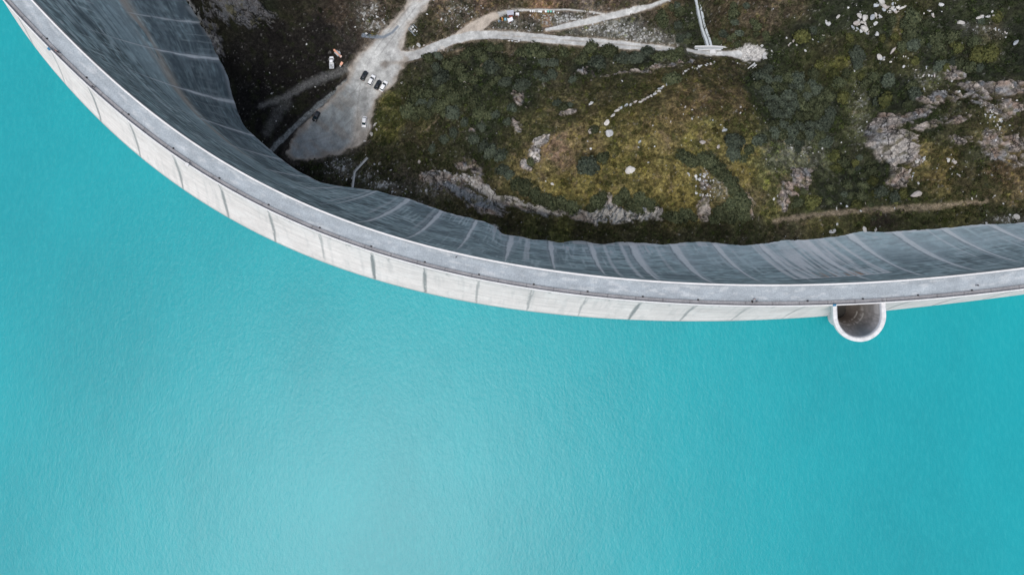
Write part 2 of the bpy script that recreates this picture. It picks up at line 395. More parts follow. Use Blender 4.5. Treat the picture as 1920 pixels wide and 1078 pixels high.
c = mixc(c, (.10, .12, .13), (1 - sstep(.1, .35, np.abs(edge + ww * 1.05))) * sstep(sf, sf + .2, fr) * st * .4)  # dark line painted as a shadow along one side of each streak
hair = (1 - sstep(.08, .3, np.abs(jd))) * (fr < .5)
c = mixc(c, (.66, .68, .68), hair * .45 * sstep(.4, .5, fbm(s * 0, z / 4, 133)))
# extra streaks from lift holes
for (ppx, ppy, pz, wd, f0, a) in ((905+290,500,-25,.9,.12,.7),(1172,512,-8,.7,.1,.6),(1245,515,-8,.8,.15,.6),(985,475,-30,.8,.3,.55),(992,470,-30,.4,.35,.6),
                                 (1275,505,-20,.7,.3,.4),(1600,500,-12,1.1,.25,.6),(1625,505,-10,1.0,.2,.6),(1660,500,-8,.9,.2,.45),(1835,470,-20,.5,.35,.5),(630,385,-50,.7,.3,.4),(700,395,-50,.8,.4,.35),(775,425,-40,.8,.4,.35)):
    sc0 = s_at(ppx, ppy, pz)
    m = (1 - sstep(wd * .3, wd * 1.3, np.abs(s - sc0 + (fbm(s / .7, z / 5, 140) - .5) * .9))) * sstep(f0, f0 + .2, fr)
    c = mixc(c, (.80, .82, .81), m * a)
# lime washed panel with rusty ends on the right flank
sp0, sp1 = s_at(1505, 505, -8), s_at(1700, 495, -8)
pm = sstep(sp0, sp0 + 1, s) * (1 - sstep(sp1 - 1, sp1, s)) * sstep(-15.5, -16.2, z) * (1 - sstep(-40, -52, z) * .5)
pst = sstep(.36, .62, fbm(s / .8, z / 18, 151, 3))
c = mixc(c, (.84, .84, .82), pm * pst * .75)
ru = pm * sstep(-26, -17, z) * sstep(.52, .7, fbm(s / .5, z / 9, 155, 2)) * (np.abs(s - (sp0 + sp1) / 2 - 1) < 8)
c = mixc(c, (.50, .30, .18), ru * .8)
c = mixc(c, (.88, .88, .86), sstep(sp0, sp0 + 1, s) * (1 - sstep(sp1 - 1, sp1, s)) * (1 - sstep(.2, .5, np.abs(z + 15.7))) * .9)
# pale toe edge
c = mixc(c, (.78, .79, .78), sstep(.965, 1.0, fr) * .7 * sstep(.35, .55, fbm(s / 3, z * 0, 161)) * (1 - .6 * left))

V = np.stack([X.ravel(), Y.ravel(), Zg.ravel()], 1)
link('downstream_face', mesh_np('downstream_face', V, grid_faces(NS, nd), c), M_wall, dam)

# crest: road deck, walkway, parapets; cross-sections swept along the axis
def sweep(name, prof, colfn, mat, s0=0, s1=NS, parent=dam, closed=False, step=1):
    idx = np.arange(s0, s1, step); n = len(prof)
    o = np.array([p[0] for p in prof]); zz = np.array([p[1] for p in prof])
    X = AX[idx][:, None] + NX[idx][:, None] * o; Y = AY[idx][:, None] + NY[idx][:, None] * o
    Z = np.repeat(zz[None, :], len(idx), 0)
    s = np.repeat(sA[idx][:, None], n, 1).ravel(); oo = np.repeat(o[None, :], len(idx), 0).ravel()
    V = np.stack([X.ravel(), Y.ravel(), Z.ravel()], 1); F = grid_faces(len(idx), n, True)
    return link(name, mesh_np(name, V, F, colfn(s, oo, Z.ravel()), smooth=False), mat, parent)
def c_road(s, o, z):
    c = np.tile(np.array([[.29, .318, .335]]), (len(s), 1))
    c = c * (.80 + .40 * fbm(s / 7, o / 1.2, 201, 4))[:, None] * (.93 + .14 * fbm(s / 1.2, o / .7, 203))[:, None]
    c = mixc(c, (.46, .47, .47), .5 * sstep(.55, .75, fbm(s / 3, o / .9, 205)))
    c = mixc(c, (.2, .22, .24), .35 * sstep(3.6, 4.7, o) * sstep(.35, .6, fbm(s / 2, o, 207)))
    c = mixc(c, (.23, .25, .27), .45 * (1 - sstep(.3, .9, o)) * sstep(.3, .6, fbm(s / 2, o, 208)))
    c = mixc(c, (.08, .085, .09), sstep(4.76, 4.86, o) * .8)
    c = mixc(c, (.16, .18, .2), sstep(4.45, 4.75, o) * .45)
    return c
def c_walk(s, o, z):
    c = np.tile(np.array([[.235, .23, .235]]), (len(s), 1)) * (.8 + .4 * fbm(s / 3, o, 211))[:, None]
    j = np.abs((s / 8.15) % 1 - .5) * 8.15
    c = mixc(c, (.08, .08, .08), (j < .16) * .5)
    return c
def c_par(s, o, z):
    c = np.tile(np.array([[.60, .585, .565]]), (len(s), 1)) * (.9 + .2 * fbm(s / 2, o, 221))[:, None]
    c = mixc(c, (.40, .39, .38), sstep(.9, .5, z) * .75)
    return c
road_o = [.24] + list(np.arange(.5, 4.7, .3)) + [4.76, 4.86, 4.96]
sweep('road_deck', [(o, 0.0) for o in road_o], c_road, M_gravel)
sweep('walkway', [(4.93, -.05), (4.93, .16), (5.2, .165), (5.6, .165), (6.05, .165)], c_walk, M_gravel)
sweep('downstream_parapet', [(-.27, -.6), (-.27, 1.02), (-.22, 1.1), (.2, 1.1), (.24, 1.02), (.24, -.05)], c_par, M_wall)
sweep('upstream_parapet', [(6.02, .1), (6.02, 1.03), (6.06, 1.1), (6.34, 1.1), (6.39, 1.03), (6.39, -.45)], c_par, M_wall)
# dark grid of gully outlets in the kerb every 16 m
M_dark = mat_plain('dark_iron', (.02, .02, .022), .6, .3)
s_d0 = s_at(1000, 531.5, .1)
for k in range(-10, 11):
    sk = s_d0 + 16.35 * k
    i = int(sk / DS)
    if 10 < i < NS - 10:
        mb = MB(); x, y = AX[i] + NX[i] * 4.75, AY[i] + NY[i] * 4.75
        rz = math.atan2(TY[i], TX[i])
        for q in range(5): mb.box((x + TX[i] * (q - 2) * .12, y + TY[i] * (q - 2) * .12, .03), (.07, .42, .05), rz)
        mb.box((x, y, .012), (.62, .5, .02), rz)
        mb.box((x + NX[i] * .2, y + NY[i] * .2, .17), (.5, .16, .14), rz)
        mb.build('drain_grate', M_dark, dam)

# spillway shaft tower on the lake side
tw = empty('overflow_tower'); tag(tw, 'white rimmed horseshoe shaped concrete overflow shaft attached to the lake side of the dam', 'overflow tower')
it = int(TOWER_S / DS); e1 = Vector((TX[it], TY[it], 0)); e2 = Vector((NX[it], NY[it], 0))
o0 = Vector((AX[it], AY[it], 0)) + e2 * (WCR + .13)
def ushape(Rr, Lc, cxx, z, back, n=64):
    pts = [(-Rr + cxx, back), (-Rr + cxx, back + (Lc - back) * .5), (-Rr + cxx, Lc)]
    pts += [(cxx - Rr * math.cos(a), Lc + Rr * math.sin(a)) for a in np.linspace(0, math.pi, n)[1:-1]]
    pts += [(Rr + cxx, Lc), (Rr + cxx, back + (Lc - back) * .5), (Rr + cxx, back)]
    return [o0 + e1 * p[0] + e2 * p[1] + Vector((0, 0, z)) for p in pts]
def interp_rows(rows, zs):
    rows = np.array(rows, float); r = rows[np.argsort(rows[:, 0])]
    return [(zv, *[float(np.interp(zv, r[:, 0], r[:, k])) for k in range(1, r.shape[1])]) for zv in zs]
def tower_mesh(name, rows, zs, back, colfn, flip, mat):
    rr_ = interp_rows(rows, zs); secs = [ushape(r[1], r[2], r[3], r[0], back) for r in rr_]
    n = len(secs[0]); V = np.array([[p.x, p.y, p.z] for sec in secs for p in sec])
    ang = np.tile(np.linspace(0, 1, n), len(secs)); zz = V[:, 2]
    return link(name, mesh_np(name, V, grid_faces(len(secs), n, flip), colfn(ang, zz)), mat, tw)
LC0 = 3.3
def c_tout(a, z):
    c = np.tile(np.array([[.58, .575, .55]]), (len(a), 1)) * (.85 + .3 * fbm(a * 20, z / 6, 231))[:, None]; return c
def c_tin(a, z):
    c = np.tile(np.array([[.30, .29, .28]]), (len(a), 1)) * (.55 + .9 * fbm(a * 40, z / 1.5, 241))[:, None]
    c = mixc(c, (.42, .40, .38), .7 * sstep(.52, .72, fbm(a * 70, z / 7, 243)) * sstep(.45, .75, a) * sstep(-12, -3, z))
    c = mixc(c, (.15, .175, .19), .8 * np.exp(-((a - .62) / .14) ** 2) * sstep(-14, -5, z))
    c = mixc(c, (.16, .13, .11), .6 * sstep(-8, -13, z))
    for zl, am in ((-9.6, .85), (-13.2, .85)):
        m = (1 - sstep(.2, .6, np.abs(z - zl - .5 * (fbm(a * 30, z * 0, 247) - .5)))) * sstep(.42, .55, fbm(a * 24, z * 0, 249))
        c = mixc(c, (.62, .62, .60), m * am)
    dr = sstep(-9.4, -9.8, z) * (1 - sstep(-10.5, -12, z)) * sstep(.5, .62, fbm(a * 90, z * 0, 251))
    c = mixc(c, (.55, .55, .54), dr * .6)
    c = mixc(c, (.62, .64, .66), sstep(-.6, 0, z) * .8)
    return c
tower_mesh('outer_wall', [(.6, 7.9, LC0, 0), (-.8, 7.85, LC0, 0), (-3, 7.2, LC0, .3), (-8, 5.6, LC0, 1.6), (-14, 4.4, LC0 + .6, 2.5), (-21, 3.2, LC0 + 1.4, 3.2), (-24, 3.0, LC0 + 2, 3.4)],
           np.linspace(.55, -24, 50), -1.5, c_tout, True, M_wall)
tower_mesh('shaft', [(.6, 6.62, LC0, 0), (.2, 6.55, LC0, 0), (-3, 5.9, LC0 - .4, .3), (-8, 4.9, LC0 - .9, 1.4), (-14, 3.9, 1.9, 2.2), (-20, 2.8, 2.4, 2.9)],
           np.linspace(.5, -20, 120), -.6, c_tin, False, M_wall)
mo, mi = ushape(7.9, LC0, 0, .55, -.3), ushape(6.62, LC0, 0, .35, -.3)
mb = MB(); n = len(mo)
ri = ushape(6.95, LC0, 0, .62, -.3); ro = ushape(7.75, LC0, 0, .62, -.3)
for a_, b_ in ((mo, ro), (ro, ri), (ri, mi)):
    base = len(mb.V); mb.V += [tuple(p) for p in a_] + [tuple(p) for p in b_]
    mb.F += [(base + j, base + j + 1, base + n + j + 1, base + n + j) for j in range(n - 1)]
M_rim = mat_plain('white_concrete', (.56, .55, .535), .85, 0, .16, .9, .2)
rim = mb.build('rim', M_rim, tw)
fl = ushape(2.85, 2.4, 2.9, -20, -.6); mb = MB(); mb.add(fl, [tuple(range(len(fl)))]); mb.build('shaft_dark_disc', mat_plain('dark_shaft_opening', (.03, .028, .026), .5), tw)  # dark disc stands in for the unlit depth of the shaft below

# ------------------------------------------------------------------ lake
def mat_water():
    m = bpy.data.materials.new('glacial_water'); m.use_nodes = True; t = m.node_tree; b = t.nodes['Principled BSDF']
    geo = t.nodes.new('ShaderNodeNewGeometry'); mp = t.nodes.new('ShaderNodeMapping'); t.links.new(geo.outputs['Position'], mp.inputs[0])
    def noise(sc, det, rot, stretch, rough=.6):
        mpp = t.nodes.new('ShaderNodeMapping'); mpp.inputs['Rotation'].default_value = (0, 0, R(rot)); mpp.inputs['Scale'].default_value = (1, stretch, 1)
        t.links.new(geo.outputs['Position'], mpp.inputs[0])
        n = t.nodes.new('ShaderNodeTexNoise'); n.inputs['Scale'].default_value = sc; n.inputs['Detail'].default_value = det; n.inputs['Roughness'].default_value = rough
        t.links.new(mpp.outputs[0], n.inputs['Vector']); return n.outputs[0]
    n1 = noise(.016, 5, 30, .6); n2 = noise(.9, 3, 62, .35)
    cr = t.nodes.new('ShaderNodeValToRGB'); t.links.new(n1, cr.inputs[0])
    cr.color_ramp.elements[0].position = .35; cr.color_ramp.elements[0].color = (.0, .222, .248, 1)
    cr.color_ramp.elements[1].position = .65; cr.color_ramp.elements[1].color = (.0, .262, .288, 1)
    r = t.nodes.new('ShaderNodeMapRange'); r.inputs[1].default_value = .45; r.inputs[2].default_value = .75; r.inputs[3].default_value = 0; r.inputs[4].default_value = .2
    t.links.new(n2, r.inputs[0])
    mx = t.nodes.new('ShaderNodeMix'); mx.data_type = 'RGBA'; t.links.new(r.outputs[0], mx.inputs[0]); t.links.new(cr.outputs[0], mx.inputs[6]); mx.inputs[7].default_value = (.03, .36, .37, 1)
    t.links.new(mx.outputs[2], b.inputs['Base Color'])
    b.inputs['Roughness'].default_value = .38; b.inputs['IOR'].default_value = 1.33; b.inputs['Specular IOR Level'].default_value = .68
    h1 = noise(1.1, 2, 25, .6); h2 = noise(3.6, 3, 20, .8, .7); h3 = noise(.16, 2, 75, .5)
    ma = t.nodes.new('ShaderNodeMath'); ma.operation = 'MULTIPLY_ADD'; t.links.new(h2, ma.inputs[0]); ma.inputs[1].default_value = .45; t.links.new(h1, ma.inputs[2])
    mb_ = t.nodes.new('ShaderNodeMath'); mb_.operation = 'MULTIPLY_ADD'; t.links.new(h3, mb_.inputs[0]); mb_.inputs[1].default_value = 1.2; t.links.new(ma.outputs[0], mb_.inputs[2])
    bp = t.nodes.new('ShaderNodeBump'); bp.inputs['Strength'].default_value = .6; bp.inputs['Distance'].default_value = .14
    t.links.new(mb_.outputs[0], bp.inputs['Height']); t.links.new(bp.outputs[0], b.inputs['Normal'])
    return m
idx = np.arange(0, NS, 8); V = []
offs = [7.0, 9.5, 60, 200, 700, 2500]
V = np.array([[AX[i] + NX[i] * o, AY[i] + NY[i] * o, WL] for i in idx for o in offs])
# keep the sheet out of the shaft: start behind its outer wall there
V = V.reshape(len(idx), len(offs), 3)
wat = link('lake_water', mesh_np('lake_water', V.reshape(-1, 3), grid_faces(len(idx), len(offs), True)), mat_water()); tag(wat, kind='structure')

# ------------------------------------------------------------------ terrain heights
CP = [(560,250,-101),(620,200,-101),(680,150,-101),(600,270,-101),(740,90,-101),(790,0,-100),(760,45,-101),(850,75,-99.5),(960,68,-97),(1100,78,-94),(1250,92,-90),(1334,97,-87),(1400,100,-84),
 (640,60,-98),(520,40,-92),(450,30,-84),(480,130,-94),(560,140,-98),(400,0,-80),(470,0,-82),(430,70,-88),(600,0,-95),(700,20,-99),
 (900,10,-97),(1050,15,-95),(1150,0,-92),(1320,0,-78),(1320,50,-83),(1450,20,-75),(1620,30,-64),(1750,30,-56),(1900,30,-48),
 (740,220,-95),(730,185,-99),(800,150,-94),(850,120,-95),(900,200,-84),(900,110,-94),(1000,115,-90),(1000,200,-77),(960,260,-73),(1050,170,-80),(1100,260,-65),(1200,200,-67),
 (1250,130,-80),(1180,110,-88),(1200,280,-60),(1330,160,-70),(1300,125,-78),(1300,250,-60),(1380,250,-61),(1400,170,-70),(1150,330,-58),(1050,330,-62),(1330,330,-57),(1000,330,-66),(900,300,-78),(820,270,-86),(830,200,-89),
 (870,325,-78),(920,350,-71),(960,365,-68),(1000,380,-64),(1080,397,-61),(1150,376,-59),(1230,397,-58),(1330,385,-56),
 (880,385,-80),(930,400,-77.5),(980,412,-76),(1040,420,-74),(1080,422,-73),(1150,425,-71),(1230,425,-68.5),(1320,425,-64),
 (1450,150,-78),(1540,200,-73),(1590,260,-67),(1460,100,-82),(1500,320,-60),(1440,370,-57),(1450,410,-57),(1480,230,-66),(1560,150,-74),
 (1640,220,-60),(1700,210,-51),(1650,290,-59),(1665,270,-53),(1710,310,-51),(1690,345,-55),(1640,340,-59),(1800,230,-46),(1900,260,-42),(1800,180,-49),(1800,120,-54),(1900,120,-49),(1900,160,-44),(1800,330,-46),(1900,350,-42),(1600,395,-53),(1800,400,-45),(1900,395,-42),(1560,340,-60),
 (650,300,-99),(700,325,-92),(760,340,-88),(700,280,-97),(800,345,-86),
 (300,-150,-70),(600,-200,-90),(900,-150,-93),(1200,-200,-78),(1500,-200,-55),(2100,-100,-35),(2150,200,-33),(2150,420,-36),(1800,-150,-45)]
CP = CP + [t_ for t_ in toe]
# a strip just inside the dam foot keeps the ground level running into the wall
for i in range(0, len(toe), 2):
    x, y = W(toe[i][0], toe[i][1], toe[i][2]); sp, of = axis_proj(x, y); j = int(sp[0] / DS)
    CP.append(('w', float(x + NX[j] * 7), float(y + NY[j] * 7), toe[i][2] - 1))
P = np.array([(c[1], c[2]) if c[0] == 'w' else tuple(float(v) for v in W(c[0], c[1], c[2])) for c in CP]); PZ = np.array([float(c[3] if c[0] == 'w' else c[2]) for c in CP])
def phi(r2): return np.where(r2 > 1e-9, .5 * r2 * np.log(np.maximum(r2, 1e-9)), 0)
A = phi(((P[:, None] - P[None]) ** 2).sum(-1) / 1e4) + np.eye(len(P)) * 4e-4
Q = np.concatenate([np.ones((len(P), 1)), P / 100], 1)
M_ = np.block([[A, Q], [Q.T, np.zeros((3, 3))]]); sol = np.linalg.solve(M_, np.concatenate([PZ, np.zeros(3)]))
def macro(x, y):
    x = np.asarray(x, float).ravel(); y = np.asarray(y, float).ravel(); out = np.zeros(len(x))
    xc = np.clip(x, -190, 240); yc = np.clip(y, -30, 190)
    for a in range(0, len(x), 40000):
        xs, ys = xc[a:a + 40000], yc[a:a + 40000]
        r2 = ((xs[:, None] - P[None, :, 0]) ** 2 + (ys[:, None] - P[None, :, 1]) ** 2) / 1e4
        out[a:a + 40000] = phi(r2) @ sol[:len(P)] + sol[-3] + sol[-2] * xs / 100 + sol[-1] * ys / 100
    # valley sides far outside the photo
    far = np.hypot(x - xc, y - yc)
    out = out + far * .35
    for (ex, ey) in ((AX[0], AY[0]), (AX[-1], AY[-1])):
        d = np.hypot(x - ex, y - ey)
        out = lerp(out, 6.0 + 0 * out, (1 - sstep(5, 30, d)))
    return out
# ---- surface zones, worked out in photo pixels at the ground's own height
LOT = [(772,-5),(738,38),(712,62),(690,85),(668,106),(655,135),(645,152),(620,182),(590,212),(563,243),(543,268),(534,288),(550,303),(590,302),(640,287),(668,276),(686,262),(694,240),(699,212),(706,188),(716,176),(738,160),(752,135),(765,112),(757,95),(757,70),(770,45),(795,20),(815,-5)]
R2 = [(745,103,9),(765,107,9),(790,101,9),(820,87,8.5),(850,75,8),(885,67,8),(930,66,8),(1000,71,8.5),(1100,79,8),(1180,86,7),(1250,92,5),(1265,92,2)]
R2B = [(845,76,7),(880,60,13),(898,48,12),(915,36,8),(930,30,6)]
R3 = [(925,31,6),(950,24,4),(975,20,2.5),(1010,18.5,2.0),(1060,18,1.8),(1100,22,1.8),(1135,28,1.5)]
R4 = [(1025,56,3),(1050,51,5),(1100,41,6),(1150,30,7),(1190,19,6.5),(1225,10,4),(1255,-3,4)]
R5 = [(1290,94,3),(1310,98,4),(1340,101,4.5),(1365,101,5),(1385,102,8)]
DITCH = [(500,290,5),(520,268,5),(560,232,5),(600,195,5),(635,165,4.5),(650,150,2)]
TRACKS = [(490,200,3),(530,185,5),(570,160,6),(610,143,7),(648,130,7)]
TRAIL = [(1450,414,3),(1490,408,4),(1550,401,4),(1620,394,4.5),(1680,391,5),(1740,388,5),(1790,383,4),(1850,377,3)]
# sample points of ground cover: x, y, colour, (heath, grass) weights for scattered plants
DB = (.026,.023,.020); BR = (.085,.064,.046); HE = (.029,.034,.020); OL = (.085,.082,.026); YG = (.125,.102,.034); TN = (.17,.125,.082); TR = (.048,.046,.024); GG = (.10,.105,.065)
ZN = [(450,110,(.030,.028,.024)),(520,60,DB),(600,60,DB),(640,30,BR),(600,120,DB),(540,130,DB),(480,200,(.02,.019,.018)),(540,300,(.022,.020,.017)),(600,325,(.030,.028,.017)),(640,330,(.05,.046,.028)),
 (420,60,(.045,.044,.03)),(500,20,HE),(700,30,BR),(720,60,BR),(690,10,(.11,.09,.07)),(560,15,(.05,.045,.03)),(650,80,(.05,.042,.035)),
 (690,300,(.06,.055,.03)),(740,290,TR),(800,300,TR),(760,330,(.06,.052,.036)),(720,200,OL),(730,240,OL),(715,215,(.07,.078,.025)),(780,210,(.065,.058,.026)),(760,260,(.055,.048,.026)),(800,160,HE),(780,140,(.05,.05,.025)),
 (830,140,HE),(900,110,HE),(880,180,HE),(1000,110,HE),(1100,120,HE),(1200,110,HE),(860,230,TR),(900,240,HE),(940,200,(.05,.052,.026)),(980,160,HE),(930,160,HE),(1040,150,(.06,.055,.03)),
 (1000,240,(.075,.068,.03)),(1050,200,(.075,.066,.03)),(1120,170,(.07,.06,.028)),(1180,150,(.055,.052,.025)),(1230,170,(.085,.07,.03)),
 (1100,270,(.13,.10,.045)),(1050,285,(.17,.115,.075)),(1020,320,(.15,.12,.05)),(1150,240,(.105,.092,.032)),(1150,310,YG),(1100,350,YG),(1050,350,YG),(1200,300,YG),(1250,330,YG),(1250,260,(.14,.11,.045)),(1200,230,(.11,.088,.034)),(1300,270,(.14,.12,.038)),
 (1280,200,(.115,.086,.04)),(1320,190,(.12,.086,.045)),(1380,190,(.09,.068,.034)),(1340,240,(.11,.095,.034)),(1300,370,YG),(1340,350,(.13,.105,.05)),(1400,330,YG),(1410,290,(.12,.11,.04)),(1400,230,(.075,.068,.026)),
 (1330,150,(.075,.06,.028)),(1380,140,(.06,.05,.026)),(1420,160,HE),(1460,210,HE),(1440,250,(.05,.056,.03)),(1460,300,GG),(1500,270,GG),(1540,300,GG),(1500,330,(.085,.09,.042)),(1440,330,(.11,.105,.04)),(1420,370,(.12,.10,.05)),(1440,395,(.10,.095,.036)),
 (800,20,(.06,.05,.028)),(830,40,(.07,.055,.038)),(860,20,(.085,.066,.045)),(900,10,(.10,.07,.048)),(820,5,BR),(770,70,(.062,.06,.026)),(790,60,(.05,.043,.028)),(960,10,(.095,.07,.048)),(1020,28,(.17,.10,.06)),(1060,12,(.09,.065,.045)),(1100,10,(.12,.098,.08)),(1150,10,BR),(950,45,(.065,.06,.045)),(1000,50,(.06,.055,.04)),(1060,38,(.11,.105,.095)),(1080,60,(.095,.092,.075)),(1150,55,(.12,.12,.10)),(1200,65,(.10,.10,.085)),(1230,40,(.075,.062,.045)),(1260,70,(.085,.082,.065)),
 (840,98,(.075,.062,.04)),(960,85,(.085,.07,.045)),(1080,92,(.075,.07,.035)),(1180,98,(.055,.055,.026)),(790,120,(.05,.046,.03)),
 (1290,40,HE),(1290,75,HE),(1250,10,(.08,.06,.035)),(1360,60,(.06,.048,.028)),(1380,20,(.07,.055,.032)),(1420,50,(.075,.058,.038)),(1400,80,(.06,.058,.032)),(1450,90,HE),(1460,30,(.085,.068,.045)),(1500,60,HE),(1490,20,(.08,.065,.04)),
 (1550,40,HE),(1600,10,HE),(1560,90,(.045,.043,.022)),(1600,120,(.04,.04,.02)),(1520,130,(.05,.05,.022)),(1570,120,OL),(1620,150,(.07,.075,.03)),(1600,200,(.08,.085,.036)),(1600,240,(.08,.085,.04)),(1560,200,HE),(1540,240,HE),(1500,200,HE),(1480,160,HE),
 (1660,60,HE),(1720,30,(.05,.048,.022)),(1680,65,(.08,.068,.028)),(1710,120,(.06,.058,.026)),(1740,60,HE),(1800,60,HE),(1850,30,HE),(1900,60,HE),(1860,60,(.07,.06,.032)),(1760,130,(.06,.065,.028)),(1740,110,HE),(1700,170,HE),(1650,170,HE),(1740,160,(.075,.075,.034)),(1800,100,(.028,.029,.017)),(1850,100,(.06,.06,.028)),(1900,110,HE),
 (1770,170,(.045,.042,.022)),(1850,140,HE),(1880,190,(.06,.05,.03)),(1740,230,HE),(1800,200,(.05,.046,.025)),(1780,260,(.05,.048,.024)),(1850,240,(.085,.075,.035)),(1740,290,(.11,.09,.04)),(1780,310,(.10,.082,.03)),(1820,290,(.05,.048,.022)),(1760,340,(.10,.078,.032)),(1820,340,(.055,.048,.024)),(1880,330,(.09,.065,.036)),(1900,370,(.10,.08,.04)),(1860,360,(.07,.06,.03)),
 (1640,330,HE),(1600,320,HE),(1600,290,(.04,.042,.022)),(1560,300,(.075,.08,.04)),(1500,370,(.06,.062,.026)),(1550,370,HE),(1600,370,HE),(1650,370,(.05,.05,.025)),(1700,370,(.055,.055,.026)),(1480,345,(.08,.075,.04)),
 (960,425,(.048,.044,.022)),(1020,430,TR),(1100,435,TR),(1200,440,TR),(1300,445,TR),(1350,430,(.04,.038,.02)),(1400,440,(.04,.037,.02)),(1380,415,(.05,.05,.024)),(1420,425,TR),(1480,430,(.06,.052,.03)),(1550,415,(.075,.068,.028)),(1620,410,(.07,.066,.028)),(1650,425,(.04,.032,.022)),(1720,410,(.05,.05,.022)),(1800,405,(.065,.062,.024)),(1860,400,(.045,.044,.02)),(1900,400,(.04,.04,.02)),
 (1050,437,(.075,.078,.028)),(990,435,(.06,.062,.024))]
ROCKS = [  # polygon-ish blobs: centre, radii, tilt of the blob in degrees, strength
 (445,15,60,30,-20,.8),(400,70,14,40,20,.6),(395,110,8,30,20,.5),
 (895,325,20,9,-60,1),(880,305,12,8,0,.9),(860,312,10,8,0,.8),(905,352,34,10,-28,1),(960,378,40,9,-12,1),(1020,396,38,10,-10,1),(1080,405,20,9,0,.9),(860,350,40,16,-32,.95),(910,385,40,14,-22,.95),(820,340,26,14,-30,.65),
 (1130,395,22,18,20,1.0),(1165,403,24,14,10,1.1),(1195,405,26,12,0,1.1),(1230,402,18,11,0,1),(1143,372,5,12,-10,1),(1090,408,20,8,0,1),
 (1318,390,11,22,10,.95),(1315,345,10,9,20,.6),(1008,277,9,24,-30,1.05),(1012,268,14,10,0,1),(985,312,8,12,40,.9),(1005,300,7,10,0,.5),
 (1062,212,12,5,20,.7),(975,185,9,14,35,.55),(1095,135,16,5,10,.5),(1240,128,40,3.5,14,.6),(1290,120,12,4,14,.5),(1180,138,40,2.5,2,.5),(1107,138,6,10,30,.4),(970,235,6,12,40,.4),(890,250,10,6,0,.35),
 (1662,235,36,18,25,1.0),(1675,275,38,28,0,1.2),(1650,255,30,20,20,1.1),(1700,225,44,10,22,.8),(1740,235,34,6,20,.6),(1685,335,18,16,50,.9),(1712,300,12,10,-20,.7),(1790,140,22,12,-10,.9),(1830,165,46,9,-4,.75),(1880,170,46,12,12,.8),(1760,185,40,10,8,.6),(1900,200,24,14,-10,.6),
 (1800,265,20,9,0,.7),(1870,285,30,14,-30,.75),(1900,270,26,14,0,.6),(1905,300,20,12,0,.6),(1860,262,20,10,-30,.6),(1500,335,16,20,50,.7),(1468,372,8,18,0,.8),(1505,322,18,9,0,.8),(1480,355,8,16,40,.7),
 (1400,385,7,20,10,.45),(1790,225,20,7,20,.5),(1855,205,30,6,-25,.45)]
def zones(px, py, x, y):
    wx_ = (fbm(x / 7, y / 7, 301, 4) - .5) * 34; wy_ = (fbm(x / 7, y / 7, 311, 4) - .5) * 34
    qx, qy = px + wx_, py + wy_
    c = np.zeros((len(px), 3)); wsum = np.zeros(len(px))
    for (zx, zy, col) in ZN:
        d2 = (qx - zx) ** 2 + (qy - zy) ** 2
        w_ = 1 / (d2 + 60) ** 2.2
        c += w_[:, None] * np.array(col); wsum += w_
    c /= wsum[:, None]
    rk = np.full(len(px), -1.0)
    qx2, qy2 = px + wx_ * .55, py + wy_ * .45
    for (bx, by, rx, ry, an, stn) in ROCKS:
        m = (np.abs(qx2 - bx) < 90) & (np.abs(qy2 - by) < 90)
        a = R(-an); ddx, ddy = qx2[m] - bx, qy2[m] - by
        u_ = (ddx * math.cos(a) + ddy * math.sin(a)) / rx; v_ = (-ddx * math.sin(a) + ddy * math.cos(a)) / ry
        rk[m] = np.maximum(rk[m], stn * (1.25 - np.sqrt(u_ ** 2 + v_ ** 2)))
    rk = rk + (fbm(x / 2.2, y / 2.2, 321, 4) - .5) * .75
    rs, _ = strata(x, y); rk = rk + (rs - .72) * 1.1 * sstep(-.35, .25, rk)
    rock = sstep(.14, .26, rk)
    n = fbm(x / 1.4, y / 1.4, 331, 3)
    wob = (n - .5) * 5
    def strip(pts, soft=1.5, wn=1.0):
        d, w0 = seg_dist(px, py, pts); return 1 - sstep(-soft, soft, d - w0 + wob * wn)
    lot = 1 - sstep(-3.5, 3.5, inpoly(px, py, LOT) + wob * .9 + (fbm(x / 3.5, y / 3.5, 337, 3) - .5) * 14)
    r2 = strip(R2, 1.2, .5); r2b = strip(R2B, 1.8, .8); r3 = strip(R3, 1.0, .25); r4 = strip(R4, 1.2, .5); r5 = strip(R5, 1.5, .6)
    rub = 1 - sstep(.8, 1.15, np.hypot((px - 1407) / 27, (py - 100) / 15) + (n - .5) * .8)
    road = np.maximum.reduce([lot, r2, r2b, r3, r4, r5])
    return c, rock, road, dict(lot=lot, r2=r2, r2b=r2b, r3=r3, r4=r4, r5=r5, rub=rub, wob=wob, n=n)
def strata(x, y, seed=341):
    th = R(52); a = x * math.cos(th) + y * math.sin(th); b = -x * math.sin(th) + y * math.cos(th)
    a = a + 1.2 * (fbm(x / 5, y / 5, seed + 9, 3) - .5) * 4
    r = 1 - np.abs(2 * fbm(a / 1.4, b / 6, seed, 4) - 1)
    return r, fbm(a / .8, b / 5, seed + 5, 3)
def micro(x, y, rock, road):
    st_, _ = strata(x, y)
    m = (fbm(x / 10, y / 10, 351, 5) - .5) * 4.2 + (fbm(x / 2.2, y / 2.2, 357, 3) - .5) * .9
    m = m + rock * ((st_ - .5) * 3.0 + (np.round(fbm(x / 3.3, y / 3.3, 361, 3) * 9) / 9 - .5) * 3.2)
    return m * (1 - road * .96)
def height(x, y, detail=False):
    x = np.asarray(x, float).ravel(); y = np.asarray(y, float).ravel()
    z0 = macro(x, y); px, py = PX(x, y, z0)
    c, rock, road, ex = zones(px, py, x, y)
    z = z0 + micro(x, y, rock, road)
    dd, dw = seg_dist(px, py, DITCH); z = z - .9 * (1 - sstep(0, 1, dd / (dw + 2)))
    return (z, z0, px, py, c, rock, road, ex) if detail else z
